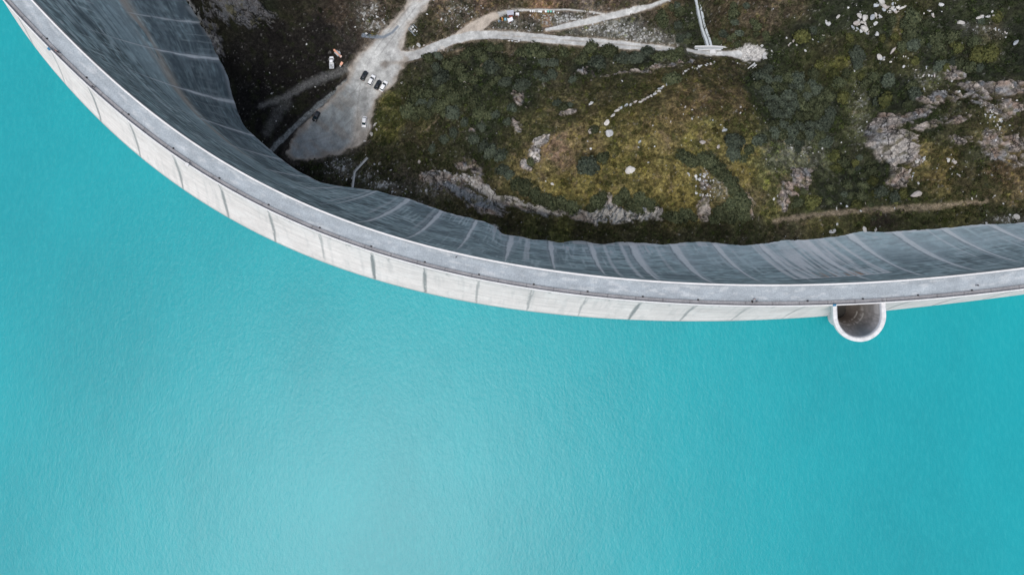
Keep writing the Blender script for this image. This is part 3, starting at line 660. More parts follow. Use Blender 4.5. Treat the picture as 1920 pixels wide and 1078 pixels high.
def axis_grid(lo, hi, step, far_lo, far_hi):
    core = np.arange(lo, hi, step); a = [lo]; st_ = step
    while a[-1] > far_lo: st_ *= 1.28; a.append(a[-1] - st_)
    b = [core[-1]]; st_ = step
    while b[-1] < far_hi: st_ *= 1.28; b.append(b[-1] + st_)
    return np.concatenate([a[::-1][:-1], core, b[1:]])
gx = axis_grid(-152, 190, .34, -900, 1500); gy = axis_grid(8, 131, .34, -400, 1500)
GX, GY = np.meshgrid(gx, gy, indexing='ij'); x = GX.ravel(); y = GY.ravel()
z, z0, px, py, c, rock, road, ex = height(x, y, True)
sp, of = axis_proj(x, y)
z = np.where(of > 3, np.minimum(z, -60 + 0 * z), z)               # lake bed
core = (x > -155) & (x < 192) & (y > 6) & (y < 133)
# ---- ground colour
n1 = fbm(x / 1.1, y / 1.1, 401, 3); n2 = fbm(x / 4, y / 4, 405, 4); n3 = fbm(x / .6, y / .6, 409, 2)
c = c * (.5 + 1.0 * n2)[:, None] * (.45 + 1.1 * n1)[:, None] * (.5 + 1.0 * n3)[:, None]
greenish = sstep(.5, .7, fbm(x / 2.6, y / 2.6, 411, 3))
c = mixc(c, (.05, .062, .022), greenish * .35)
c = mixc(c, (.17, .12, .08), sstep(.62, .8, fbm(x / 3, y / 3, 415, 3)) * .4 * sstep(.05, .10, c[:, 0]))
gold = sstep(.6, .78, fbm(x / .8, y / .8, 417, 2)) * sstep(.09, .13, c[:, 0])
c = mixc(c, (.21, .165, .045), gold * .5)
lf = (1 - sstep(600, 720, px + (py - 150) * .3)) ; c = c * (1 - .42 * lf)[:, None]  # left slope darkened in its colour to deepen the dam's shadow
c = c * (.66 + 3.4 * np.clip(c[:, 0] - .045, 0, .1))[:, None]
# screes of pale stones
scr = np.zeros(len(x))
for (bx, by, rx, ry, a) in ((1060,38,60,12,.8),(1140,55,60,12,.9),(1200,72,60,12,.9),(1250,85,30,8,.8),(1180,60,30,14,.8),(960,48,50,14,.4),(860,25,30,22,.45),(690,25,20,16,.7),(705,48,24,9,1.1),(700,18,9,12,1.2),(640,310,26,20,.7),(680,330,26,12,.6),(720,348,30,8,.8),(1330,100,60,6,.5),(1500,280,50,30,.35),(1615,210,20,60,.3),(1740,145,30,18,.4),(1850,60,30,14,.5),(1820,50,26,10,.5),(1850,290,26,12,.35),(1350,350,16,20,.6),(780,95,30,5,1.0),(820,92,26,5,1.1),(770,52,14,7,.4),(650,60,40,60,.05),(700,370,40,5,.5),(765,380,30,6,.7),(1890,412,40,6,.8),(1000,18,120,3,.25),(820,350,50,16,.45)):
    scr = np.maximum(scr, a * np.exp(-((px - bx) / rx) ** 2 - ((py - by) / ry) ** 2))
speck = sstep(.60, .72, fbm(x / .75, y / .75, 421, 2) + (scr - .5) * .22)
c = mixc(c, (.36, .365, .35), speck * np.clip(scr * 1.4, 0, 1))
c = mixc(c, (.23, .215, .19), np.clip(scr, 0, 1) * .35)
# general faint specks of stone
sp2 = sstep(.79, .86, fbm(x / .7, y / .7, 427, 2)); c = mixc(c, (.28, .27, .25), sp2 * .35)
# rock
st_, st2 = strata(x, y)
rc = np.tile(np.array([[.19, .167, .148]]), (len(x), 1)) * (.18 + 1.25 * sstep(.45, .95, st_))[:, None] * (.4 + 1.1 * st2)[:, None] * (.6 + .8 * n1)[:, None]
rc = mixc(rc, (.24, .165, .125), .5 * sstep(.5, .7, fbm(x / 3, y / 3, 431, 3)))
rc = mixc(rc, (.16, .185, .21), .55 * sstep(.52, .72, fbm(x / 2.4, y / 2.4, 433, 3)))
white = np.exp(-((px - 1680) / 40) ** 2 - ((py - 280) / 30) ** 2) + np.exp(-((px - 1180) / 75) ** 2 - ((py - 405) / 16) ** 2) + np.exp(-((px - 1010) / 50) ** 2 - ((py - 280) / 35) ** 2) * 1.2 + np.exp(-((px - 950) / 70) ** 2 - ((py - 368) / 12) ** 2)
rc = mixc(rc, (.52, .49, .455), np.clip(white, 0, 1) * .75 * (.4 + .8 * st2))
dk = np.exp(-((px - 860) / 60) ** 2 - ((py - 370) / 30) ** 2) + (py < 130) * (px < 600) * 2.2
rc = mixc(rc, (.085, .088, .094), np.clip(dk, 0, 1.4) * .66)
crk = sstep(.06, .0, np.abs(fbm(x / 2.6, y / 2.6, 437, 3) - .5)); rc = mixc(rc, (.06, .055, .05), crk * .8)
# pale top edge and dark slate underside of the long cliff, and the banded buttress beside it
d1, w1 = seg_dist(px, py, [(862,322,5),(890,345,6),(930,367,6),(990,383,6),(1055,402,5)])
rc = mixc(rc, (.42, .395, .365), (1 - sstep(-2, 3, d1 - w1 + ex['wob'])) * .7 * (.4 + .8 * st_))
d1, w1 = seg_dist(px, py, [(835,345,5),(880,372,9),(930,388,8),(990,402,6),(1060,412,4)])
rc = mixc(rc, (.10, .125, .15), (1 - sstep(-2, 3, d1 - w1 + ex['wob'])) * .75 * (.5 + .7 * st2))
bz = np.exp(-((px - 1165) / 62) ** 6 - ((py - 400) / 22) ** 4); ph = np.sin((px + (py - 400) * .75 + ex['wob'] * 2.0 + (fbm(x / 3, y / 3, 441, 3) - .5) * 26) / 12.5 * 6.283)
rc = mixc(rc, (.44, .42, .39), bz * sstep(-.3, .5, ph) * .75); rc = mixc(rc, (.13, .16, .185), bz * sstep(.2, -.6, ph) * .7)
c = c * (1 - rock[:, None]) + rc * rock[:, None]
d1, w1 = seg_dist(px, py, [(345,-5,3),(375,35,4),(398,72,5),(412,95,5)])
c = mixc(c, (.30, .30, .29), (1 - sstep(-1, 5, d1 - w1 + ex['wob'] * 1.6)) * sstep(.42, .6, n1) * .8)
d1, w1 = seg_dist(px, py, [(885,424,5),(928,430,7)]); c = mixc(c, (.45, .46, .45), (1 - sstep(-2, 3, d1 - w1 + ex['wob'])) * (.3 + .8 * st_))
c = mixc(c, (.07, .065, .03), rock * sstep(.6, .72, fbm(x / 2, y / 2, 439, 3)) * .7)
# rubble, ditch, tracks
for pts_, ex_ in ((R2, 7), (R2B, 6), (R3, 3), (R4, 4)):
    d1, w1 = seg_dist(px, py, pts_); c = mixc(c, (.17, .135, .10), (1 - sstep(0, ex_, d1 - w1 + ex['wob'])) * (.25 + .6 * n1))
d1 = inpoly(px, py, LOT); c = mixc(c, (.15, .125, .10), (1 - sstep(0, 11, d1 + ex['wob'])) * (1 - .8 * (1 - sstep(560, 640, px))) * (.2 + .6 * n1))
c = mixc(c, (.52, .50, .475), ex['rub'] * (.55 + .45 * n1))
dd, dw = seg_dist(px, py, DITCH)
c = mixc(c, (.016, .015, .014), (1 - sstep(3, 9, dd - dw + ex['wob'] * .5)) * .85)
c = mixc(c, (.20, .215, .215), (1 - sstep(-1.2, 1.2, dd - dw + ex['wob'] * .5)) * (.45 + .7 * n1))
dd, dw = seg_dist(px, py, TRACKS); c = mixc(c, (.15, .15, .145), (1 - sstep(-4, 6, dd - dw + ex['wob'])) * .6)
dd, dw = seg_dist(px, py, [(500,250,5),(520,215,8),(540,195,6)]); c = mixc(c, (.075, .075, .072), (1 - sstep(-4, 8, dd - dw + ex['wob'])) * .7)
dd, dw = seg_dist(px, py, TRAIL); c = mixc(c, (.26, .205, .145), (1 - sstep(-3, 4, dd - dw + ex['wob'] * 1.2)) * (.35 + .6 * n1))
for tr in ([(690,265,0),(700,250,0)], [(905,120,.5),(890,140,.5),(880,150,.5)], [(880,158,.5),(865,170,.5),(850,185,.5)], [(1400,360,1),(1408,385,2),(1404,400,1)], [(800,245,.5),(830,215,.5),(850,190,.5)], [(930,85,1),(880,92,1),(850,98,1),(810,110,.6)], [(1111,0,.1),(1111,24,.1)], [(1000,270,1),(990,300,1)]):
    dd, dw = seg_dist(px, py, tr); c = mixc(c, (.24, .185, .12), (1 - sstep(-1, 2.2, dd - dw + ex['wob'] * .6)) * .6)
# roads
g = np.tile(np.array([[.40, .40, .385]]), (len(x), 1)) * (.86 + .28 * n2)[:, None] * (.93 + .14 * n3)[:, None]
lotg = sstep(110, 200, py) * ex['lot'] * sstep(-700, -640, -px)  # greyer gravel, with the dam's shade painted in towards its foot
g = mixc(g, (.165, .185, .188), lotg * .85); g = mixc(g, (.20, .185, .165), lotg * .6 * sstep(.5, .66, fbm((x - y) / 9, (x + y) / 3, 455, 4)))
lsd = inpoly(px, py, LOT); g = mixc(g, (.27, .225, .18), ex['lot'] * sstep(-14, -1, lsd + (n2 - .5) * 18) * .65); g = g * (.85 + .3 * fbm(x / 11, y / 11, 451))[:, None]
edge = 4 * road * (1 - road); g = mixc(g, (.30, .245, .195), edge * .7)
g = mixc(g, (.36, .30, .24), ex['r2b'] * (1 - ex['r2']) * .8); g = mixc(g, (.33, .29, .245), (1 - sstep(5, 22, np.abs(px - 672) + np.abs(py - 262) * .2)) * sstep(180, 215, py) * .7)
d, w0 = seg_dist(px, py, [(940,67,2),(1000,71,2),(1100,79,2),(1180,86,2),(1240,91,1)]); g = mixc(g, (.27, .235, .195), (1 - sstep(.3, 2.0, d)) * .7 * sstep(.35, .5, n2))
d, w0 = seg_dist(px, py, [(682,67,4),(700,70,3.5),(720,70,2.5),(735,62,2),(746,50,2)]); blue = 1 - sstep(-.8, 1.0, d - w0)
tire, _ = seg_dist(px, py, [(655,150,1),(675,152,1),(690,160,1)]); g = mixc(g, (.2, .2, .195), (1 - sstep(.4, 1.6, tire)) * .5)
tire, _ = seg_dist(px, py, [(720,70,1),(745,95,1),(765,106,1),(800,97,1)]); g = mixc(g, (.34, .33, .32), (1 - sstep(1, 4, tire)) * .5)
for arc in ([(640,190,1),(660,175,1),(690,165,1),(710,166,1)], [(600,250,1),(625,215,1),(655,185,1),(680,150,1)], [(612,262,1),(638,226,1),(668,190,1),(690,150,1)], [(660,275,1),(672,235,1),(670,200,1),(676,160,1)], [(700,100,1),(728,60,1),(770,10,1)], [(712,104,1),(740,66,1),(784,8,1)], [(560,270,1),(590,262,1),(630,250,1),(660,225,1)]):
    dq, _ = seg_dist(px, py, arc); g = mixc(g, (.15, .145, .135), (1 - sstep(.4, 1.7, dq + (n1 - .5) * 1.5)) * .35)
spot = np.exp(-(((px - 721) / 9) ** 2 + ((py - 122) / 8) ** 2) ** 1.6); g = mixc(g, (.13, .105, .085), spot * .75 * (.4 + n1))
spot = np.exp(-(((px - 684) / 9) ** 2 + ((py - 190) / 24) ** 2) ** 1.6); g = mixc(g, (.11, .11, .105), spot * .5 * (.5 + n1))
spot = np.exp(-(((px - 745) / 22) ** 2 + ((py - 118) / 4) ** 2)); g = mixc(g, (.2, .165, .13), spot * .6)
g = g * (.86 + .28 * n3)[:, None] * (.84 + .32 * ct(fbm(x / 2.2, y / 2.2, 459, 3)))[:, None]
c = c * (1 - road[:, None]) + g * road[:, None]
c = mixc(c, (.15, .175, .205), blue * .9)
c = mixc(c, (.035, .03, .026), (1 - sstep(0, 5, np.abs(inpoly(px, py, LOT) - 5))) * sstep(200, 230, py) * .5)
# the line above tints a darker band round the lower lot
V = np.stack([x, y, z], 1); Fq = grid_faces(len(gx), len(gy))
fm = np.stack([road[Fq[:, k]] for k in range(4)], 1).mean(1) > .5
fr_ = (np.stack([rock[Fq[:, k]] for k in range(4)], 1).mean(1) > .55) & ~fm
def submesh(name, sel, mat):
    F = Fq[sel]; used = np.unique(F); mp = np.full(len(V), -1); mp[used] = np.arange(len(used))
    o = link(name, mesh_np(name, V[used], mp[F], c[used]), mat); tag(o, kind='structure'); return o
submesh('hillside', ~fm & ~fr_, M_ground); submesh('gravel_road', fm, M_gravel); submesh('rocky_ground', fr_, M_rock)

# quick height lookup on the fine grid
ZG = z.reshape(len(gx), len(gy)); RG = road.reshape(len(gx), len(gy)); KG = rock.reshape(len(gx), len(gy)); CG = c.reshape(len(gx), len(gy), 3)
def lookup(G, xq, yq):
    i = np.clip(np.searchsorted(gx, xq) - 1, 0, len(gx) - 2); j = np.clip(np.searchsorted(gy, yq) - 1, 0, len(gy) - 2)
    fx = (xq - gx[i]) / (gx[i + 1] - gx[i]); fy = (yq - gy[j]) / (gy[j + 1] - gy[j])
    if G.ndim == 3: fx = np.asarray(fx)[..., None]; fy = np.asarray(fy)[..., None]
    return G[i, j] * (1 - fx) * (1 - fy) + G[i + 1, j] * fx * (1 - fy) + G[i, j + 1] * (1 - fx) * fy + G[i + 1, j + 1] * fx * fy
def at(px, py):
    """point on the ground seen at a photo pixel"""
    px = np.asarray(px, float); py = np.asarray(py, float); zz = np.full(px.shape, -80.0)
    for _ in range(25):
        xx, yy = W(px, py, zz); zz = zz * .4 + lookup(ZG, xx, yy) * .6
    xx, yy = W(px, py, zz); return xx, yy, zz
def at1(px, py):
    a, b, c_ = at(np.array([px]), np.array([py])); return float(a[0]), float(b[0]), float(c_[0])

# ------------------------------------------------------------------ plants
def leaf_cloud(n, rad, hgt, size, seed, col0, col1, lumps=7):
    """a shrub: leaf-clump faces over an irregular lumpy dome, with a dark solid core closing the gaps"""
    g = np.random.default_rng(seed)
    lc = g.normal(size=(lumps, 3)); lc /= np.linalg.norm(lc, axis=1)[:, None]; lc[:, 2] = np.abs(lc[:, 2])
    lr = g.uniform(.25, .5, lumps)
    d = g.normal(size=(n, 3)); d /= np.linalg.norm(d, axis=1)[:, None]; d[:, 2] = np.abs(d[:, 2])
    rr_ = .72 + np.max(np.clip(((d @ lc.T) - .72) / .28, 0, 1) * lr[None], 1)
    rr_ = rr_ * g.uniform(.72, 1.05, n)
    p = d * rr_[:, None] * np.array([rad, rad, hgt])
    nrm = d + g.normal(size=(n, 3)) * .55; nrm /= np.linalg.norm(nrm, axis=1)[:, None]
    t1 = np.cross(nrm, g.normal(size=(n, 3))); t1 /= np.linalg.norm(t1, axis=1)[:, None]; t2 = np.cross(nrm, t1)
    sz = size * g.uniform(.6, 1.4, n)[:, None]
    V = np.concatenate([p - t1 * sz - t2 * sz * .7, p + t1 * sz - t2 * sz * .7, p + t1 * sz * .6 + t2 * sz, p - t1 * sz * .7 + t2 * sz * .8])
    F = np.stack([np.arange(n), np.arange(n) + n, np.arange(n) + 2 * n, np.arange(n) + 3 * n], 1)
    k = g.uniform(0, 1, n) * .7 + .3 * g.uniform(0, 1); cc = np.array(col0)[None] + (np.array(col1) - np.array(col0))[None] * k[:, None]
    C = np.tile(cc, (4, 1))
    # core
    uu_, vv_ = np.meshgrid(np.linspace(0, 2 * math.pi, 13), np.linspace(0, 1, 5), indexing='ij'); uu_ = uu_.ravel(); vv_ = vv_.ravel()
    cd_ = np.stack([np.cos(uu_) * np.cos(vv_ * 1.57), np.sin(uu_) * np.cos(vv_ * 1.57), np.sin(vv_ * 1.57)], 1)
    rc_ = .62 + .8 * np.max(np.clip(((cd_ @ lc.T) - .72) / .28, 0, 1) * lr[None], 1)
    cv = cd_ * rc_[:, None] * np.array([rad, rad, hgt]); cv[:, 2] -= .1 * hgt
    cf = grid_faces(13, 5) + len(V)
    V = np.concatenate([V, cv]); F = np.concatenate([F, cf]); C = np.concatenate([C, np.tile(np.array(col0) * .9, (len(cv), 1))])
    return V, F, C
def bush_mesh(seed, kind):
    cols = {'dark': ((.014, .022, .012), (.080, .088, .046)), 'grey': ((.018, .026, .020), (.080, .094, .066)), 'olive': ((.035, .042, .016), (.105, .105, .036))}[kind]
    V, F, C = leaf_cloud(620, 1.0, .66, .105, seed, cols[0], cols[1], 14)
    return mesh_np('bush', V, F, C, smooth=False)
BM = {k: [bush_mesh(s0_ + i, k) for i in range(4)] for s0_, k in ((500, 'dark'), (600, 'grey'), (700, 'olive'))}
for v in BM.values():
    for me in v: me.materials.append(M_leaf)
def bush(px, py, rpx, kind, label, group=None, i=None):
    x, y, z = at1(px, py); r = rpx * (1.22 if 'cliff' in label or 'knoll' in label and 'flank' not in label else 1.42) * KPX * (CAM_H - z)
    me = BM[kind][(i if i is not None else int(px * 7 + py * 3)) % 4]
    o = bpy.data.objects.new('bush', me); COL.objects.link(o)
    g = random.Random(int(px * 31 + py * 17))
    o.location = (x, y, z - .15 * r); o.rotation_euler = (0, 0, g.uniform(0, 6.28)); o.scale = (r * g.uniform(.85, 1.1), r * g.uniform(.85, 1.1), r * g.uniform(.7, 1.1))
    tag(o, label, 'bush', group); return o
bush(1103, 315, 16, 'grey', 'grey green bush at the left of the close pair alone on the yellow knoll meadow')
bush(1132, 299, 13, 'dark', 'smaller dark bush touching the right side of the grey green one on the knoll meadow')
bush(1262, 153, 12, 'dark', 'round dark bush sitting in the middle of the row of white stones')
bush(1376, 268, 18, 'grey', 'largest grey green bush on the right shoulder of the knoll meadow')
bush(1374, 290, 14, 'grey', 'grey green bush directly below the largest one on the knoll shoulder')
bush(1422, 265, 12, 'grey', 'small grey bush standing just right of the knoll shoulder bushes')
bush(1115, 244, 8, 'dark', 'small dark bush wedged between the pale boulders on the knoll')
bush(1526, 382, 12, 'olive', 'bright olive bush low on the slope above the brown trail')
bush(1058, 203, 9, 'dark', 'dark bush just above the pale boulders on the left part of the knoll')
bush(998, 305, 8, 'dark', 'small dark bush at the foot of the long white slab')
lists = [
 ('dark', 'dark bush in the broken line along the cliff top facing the dam', 'bushes along the cliff top',
  [(970,346,11),(987,352,13),(1005,366,13),(1022,373,14),(1040,376,15),(1057,380,15),(1074,386,14),(1108,388,10),(1120,378,13),(1128,368,11),(1160,372,13),(1172,364,12),(1188,380,14),(1205,372,16),(1220,380,13),(1200,386,12),(1248,398,12),(1264,402,15),(1284,400,14),(1300,405,10)]),
 ('dark', 'dark bush in the curved chain running down the right side of the knoll meadow', 'bush chain on the knoll',
  [(1284,297,13),(1298,304,11),(1316,299,13),(1332,306,14),(1345,318,14),(1356,330,13),(1366,343,13),(1374,358,12),(1384,372,15),(1396,386,14),(1371,385,14),(1352,396,15),(1342,408,12),(1368,404,14),(1390,402,12),(1400,405,10),(1392,300,9),(1404,282,9)]),
 ('grey', 'grey green bush on the steep left bank of the knoll above the rock face', 'bushes on the left bank of the knoll',
  [(922,288,15),(940,296,12),(908,276,11),(944,322,12),(956,330,10),(890,262,9),(1046,196,8),(952,232,9),(905,240,9),(872,232,9),(850,250,9),(834,262,8),(812,280,8),(962,205,9),(930,218,9),(1075,152,8),(1068,200,7),(1020,150,8),(1035,142,9),(1008,142,9)]),
]
for kind, lab, grp, pts in lists:
    for i, (a, b, r_) in enumerate(pts): bush(a, b, r_, kind, lab, grp, i)
def scatter_bushes(n, polys, rmin, rmax, kinds, lab, grp, seed, sep=.72):
    g = random.Random(seed); done = []
    tries = 0
    while len(done) < n and tries < n * 60:
        tries += 1
        x0, y0, x1, y1, an = g.choice(polys); t = g.random(); v = g.uniform(-1, 1)
        a = x0 + (x1 - x0) * t; b = y0 + (y1 - y0) * t + v * an
        r_ = rmin + (rmax - rmin) * g.random() ** 1.6
        if any((a - p[0]) ** 2 + (b - p[1]) ** 2 < ((r_ + p[2]) * sep) ** 2 for p in done): continue
        x, y, z = at1(a, b)
        if lookup(RG, np.array([x]), np.array([y]))[0] > .1 or lookup(KG, np.array([x]), np.array([y]))[0] > .4: continue
        done.append((a, b, r_)); bush(a, b, r_, g.choice(kinds), lab, grp, g.randrange(4))
scatter_bushes(66, [(800,120,900,108,14),(900,105,1180,112,18),(1180,112,1290,105,10),(820,150,980,150,26),(840,180,920,200,20),(770,200,860,190,24)], 7, 14, ['dark','dark','dark','grey'], 'dark shrub in the heath on the shady slope below the long gravel road', 'heath shrubs below the gravel road', 21)
scatter_bushes(58, [(1420,150,1560,200,26),(1440,190,1550,250,24),(1450,230,1500,270,20)], 7.5, 14, ['grey','grey','dark'], 'grey green shrub on the steep right flank of the knoll', 'shrubs on the right flank of the knoll', 22)
scatter_bushes(50, [(1500,100,1760,70,44),(1560,150,1720,190,30),(1640,60,1900,60,36),(1760,110,1860,110,20)], 6, 13, ['dark','dark','grey','olive'], 'dark shrub on the boulder strewn slope right of the pale rubble heap', 'shrubs on the boulder slope', 23)
scatter_bushes(30, [(1480,360,1640,370,22),(1560,310,1640,320,22),(1640,360,1720,372,8)], 5, 11, ['dark','dark','grey','olive'], 'shrub in the thicket between the brown trail and the big pale outcrop', 'thicket above the brown trail', 24)
scatter_bushes(26, [(1240,40,1300,50,34),(1350,40,1440,40,34),(1340,70,1390,75,12)], 5, 10, ['dark','dark','grey'], 'dark shrub beside the twin concrete channel', 'shrubs beside the concrete channel', 25)

# low scrub: uncountable dwarf shrubs and tussocks, one object
n = 42000
sx = RNG.uniform(-150, 188, n); sy = RNG.uniform(10, 130, n)
rz_ = lookup(RG, sx, sy); kz = lookup(KG, sx, sy); gc = lookup(CG, sx, sy); zz = lookup(ZG, sx, sy); qx, qy = PX(sx, sy, zz)
sof = axis_proj(sx, sy)[1]; toe_i = np.interp(axis_proj(sx, sy)[0], sA, TOEB)
dens = .35 + .65 * sstep(.45, .6, fbm(sx / 5, sy / 5, 471, 3))
dens = dens * np.where(gc[:, 0] < .09, 1.0, .35) * np.where((qx < 690) & (qy < 290), .05, 1)
ok = (rz_ < .05) & (kz < .35) & (RNG.random(n) < dens) & (-sof > toe_i + .4) & (qx < 1960) & (qy > -30) & (np.hypot((qx - 1407) / 34, (qy - 100) / 20) > 1)
sx, sy, zz, gc = sx[ok], sy[ok], zz[ok], gc[ok]; m = len(sx); K = 18
print('scrub clumps', m)
d = RNG.normal(size=(m, K, 3)); d /= np.linalg.norm(d, axis=2)[..., None]; d[..., 2] = np.abs(d[..., 2])
rad = (.28 + .85 * RNG.random(m) ** 2.4)[:, None, None]
p = d * rad * np.array([1, 1, .6]) + np.stack([sx, sy, zz - .03], 1)[:, None]
nrm = d + RNG.normal(size=(m, K, 3)) * .5; nrm /= np.linalg.norm(nrm, axis=2)[..., None]
t1 = np.cross(nrm, RNG.normal(size=(m, K, 3))); t1 /= np.linalg.norm(t1, axis=2)[..., None]; t2 = np.cross(nrm, t1)
szz = rad * RNG.uniform(.35, .6, (m, K, 1))
V3 = np.stack([p - t1 * szz, p + t1 * szz * .8 - t2 * szz * .3, p + t2 * szz], 2).reshape(-1, 3)
F3 = np.arange(len(V3)).reshape(-1, 3)
gr = np.clip(gc, 0, .2) * .75 + np.array([.008, .014, .004]); gr = gr * RNG.uniform(.6, 1.25, (m, 1)); gr = gr * np.where(RNG.random((m, 1)) < .12, np.array([[1.5, 1.55, 1.1]]), 1)
C3 = np.repeat(gr, K * 3, 0) * RNG.uniform(.75, 1.25, (m * K, 1)).repeat(3, 0)
o = link('low_scrub', mesh_np('low_scrub', V3, F3, C3, smooth=False), M_scrub)
tag(o, 'dwarf shrubs and grass tussocks covering the slopes', 'ground cover', kind='stuff')

# ------------------------------------------------------------------ stones
def stone_mesh(seed, flat=.7, sub=2):
    g = np.random.default_rng(seed)
    bm = bmesh.new(); bmesh.ops.create_icosphere(bm, subdivisions=sub, radius=1)
    pl = [(v / np.linalg.norm(v), g.uniform(.5, .88)) for v in g.normal(size=(13, 3))]
    for v in bm.verts:
        p_ = np.array(v.co)
        for nn, dd_ in pl:
            e = p_ @ nn - dd_
            if e > 0: p_ = p_ - nn * e
        p_ = p_ * (1 + .04 * g.normal()); v.co = (p_[0] * 1.15, p_[1] * .9, p_[2] * flat)
    me = bpy.data.meshes.new('boulder'); bm.to_mesh(me); bm.free()
    a = me.color_attributes.new('Col', 'FLOAT_COLOR', 'POINT'); col = np.ones((len(me.vertices), 4), np.float32)
    base = np.array(((.40, .40, .395), (.45, .43, .40), (.33, .35, .37), (.36, .325, .30))[seed % 4]); col[:, :3] = base * g.uniform(.85, 1.1, (len(me.vertices), 1))
    a.data.foreach_set('color', col.ravel()); me.materials.append(M_stone); return me
SM = [stone_mesh(800 + i, random.uniform(.5, .8)) for i in range(10)]
stone_count = 0
def stone(px, py, r, label, group=None, asp=1.0, rot=None, dz=0.0):
    global stone_count
    g = random.Random(int(px * 37 + py * 91)); x, y, z = at1(px, py); s_ = r * KPX * (CAM_H - z)
    o = bpy.data.objects.new('boulder', SM[g.randrange(10)]); COL.objects.link(o)
    o.location = (x, y, z + .12 * s_ + dz); o.rotation_euler = (g.uniform(-.3, .3), g.uniform(-.3, .3), g.uniform(0, 6.28) if rot is None else R(rot))
    o.scale = (s_ * asp ** .55, s_ / asp ** .4, s_ * g.uniform(.7, 1.0)); tag(o, label, 'boulder', group); stone_count += 1; return o
stone(1143, 250, 9, 'round pale boulder with a dark crack, lowest of the three big ones on the knoll', asp=1.0)
stone(1108, 247, 8, 'angular pale boulder left of the small dark bush on the knoll', asp=1.3, rot=60)
stone(1137, 231, 7, 'pinkish grey boulder, topmost of the three big ones on the knoll', asp=1.1)
stone(1183, 318, 10, 'lone large white boulder with a tan top in the middle of the yellow meadow', asp=1.1)
stone(1108, 195, 5, 'white wedge shaped stone above the big boulders on the knoll', asp=1.6, rot=40)
stone(1317, 267, 6, 'white split boulder in the meadow left of the largest grey green bush', asp=1.2)
stone(1347, 276, 5, 'slim upright white stone just left of the largest grey green bush', asp=1.5, rot=70)
stone(1036, 345, 4, 'small grey stone lying in the grass at the bottom left of the meadow', asp=1.2)
stone(1200, 266, 3.5, 'small pale stone above the lone white boulder', asp=1.4, rot=50)
stone(1357, 245, 5, 'pale double stone near the top of the largest grey green bush', asp=1.3)
stone(1720, 365, 10, 'flat white boulder below the big pale outcrop near the brown trail', asp=1.7, rot=10)
stone(697, 252, 5.5, 'white boulder at the edge of the car park below the parked white car', asp=1.1)
stone(694, 237, 3.6, 'greenish grey slab leaning above the white car park boulder', asp=1.8, rot=80)
stone(704, 233, 3.6, 'longer greenish slab right of the car park boulders', asp=2.0, rot=50)
stone(706, 243, 2.8, 'small greenish stone behind the white car park boulder', asp=1.4)
stone(787, 304, 4.5, 'single white boulder alone in the dark scrub right of the stairway', asp=1.1)
stone(683, 265, 3, 'small white stone at the lower corner of the car park', asp=1.2)
stone(1552, 42, 6.5, 'isolated bluish white boulder, left one of two beside the boulder pile', asp=1.2)
stone(1572, 31, 5, 'isolated white boulder, nearer one of two beside the boulder pile', asp=1.2, rot=50)
stone(1612, 29, 7, 'bluish white boulder at the upper left of the boulder pile', asp=1.1, rot=100)
stone(1623, 34, 9, 'largest white block of the boulder pile on the upper right slope', asp=1.2, rot=60)
stone(1637, 32, 7, 'white block at the right side of the boulder pile', asp=1.1)
stone(1622, 56, 9.5, 'broad bluish block at the bottom of the boulder pile', asp=1.1, rot=-20)
stone(1607, 45, 8, 'long pinkish slab across the left of the boulder pile', asp=2.0, rot=15)
stone(1652, 3, 10, 'white block cut by the top edge above the boulder pile', asp=1.3)
stone(1660, 13, 6, 'white block just under the one at the top edge', asp=1.2)
stone(1643, 10, 6, 'white block left of the ones at the top edge', asp=1.2)
stone(1694, 14, 5.5, 'long pinkish slab lying right of the boulder pile', asp=2.2, rot=25)
stone(1644, 64, 5, 'rounded white stone just below the boulder pile', asp=1.4)
stone(1650, 109, 6, 'pointed white stone in the dark scrub below the boulder pile', asp=1.5, rot=-50)
stone(1675, 95, 5, 'long grey slab pointing up the slope below the boulder pile', asp=2.4, rot=50)
stone(1800, 43, 6.5, 'lilac grey boulder on the dark upper right slope', asp=1.2)
stone(1838, 32, 5.5, 'long pale boulder right of the lilac grey one', asp=2.0, rot=25)
stone(1765, 10, 5, 'small white boulder near the top edge on the far right slope', asp=1.5, rot=-20)
stone(1434, 102, 4, 'white boulder at the right tip of the pale rubble heap', asp=1.1)
stone(1434, 109, 5, 'large white slab at the lower right of the rubble heap', asp=1.8, rot=-40)
stone(1907, 407, 7, 'pale boulder lying at the dam foot at the far right', asp=1.5, rot=-20)
stone(1905, 80, 6, 'grey slab cut by the right edge of the slope', asp=1.8, rot=40)
stone(1622, 430, 6, 'white block beside the dam foot above the lime streaked panel', asp=1.3)
stone(1560, 434, 6, 'white slab at the dam foot left of the lime streaked panel', asp=1.6, rot=20)
stone(1642, 431, 4, 'small upright pale block on the joint line at the dam foot', asp=1.4, rot=80)
def run_stones(n, segs, rmin, rmax, lab, grp, seed, spread):
    g = random.Random(seed)
    for i in range(n):
        (x0, y0), (x1, y1) = segs[i % len(segs)]; t = g.random()
        a = x0 + (x1 - x0) * t + g.gauss(0, spread); b = y0 + (y1 - y0) * t + g.gauss(0, spread)
        stone(a, b, rmin + (rmax - rmin) * g.random() ** 2.2, lab, grp, g.uniform(1, 1.9))
row = [(1150,217),(1158,208),(1165,203),(1174,199),(1183,197),(1190,193),(1200,192),(1207,189),(1214,184),(1220,181),(1228,177),(1233,172),(1238,167),(1243,163)]
row2 = [(1250,158),(1270,145),(1273,141),(1281,139),(1286,134),(1290,131),(1300,128),(1306,130),(1311,126),(1314,124),(1323,123),(1326,120),(1333,121),(1339,119)]
gg = random.Random(5)
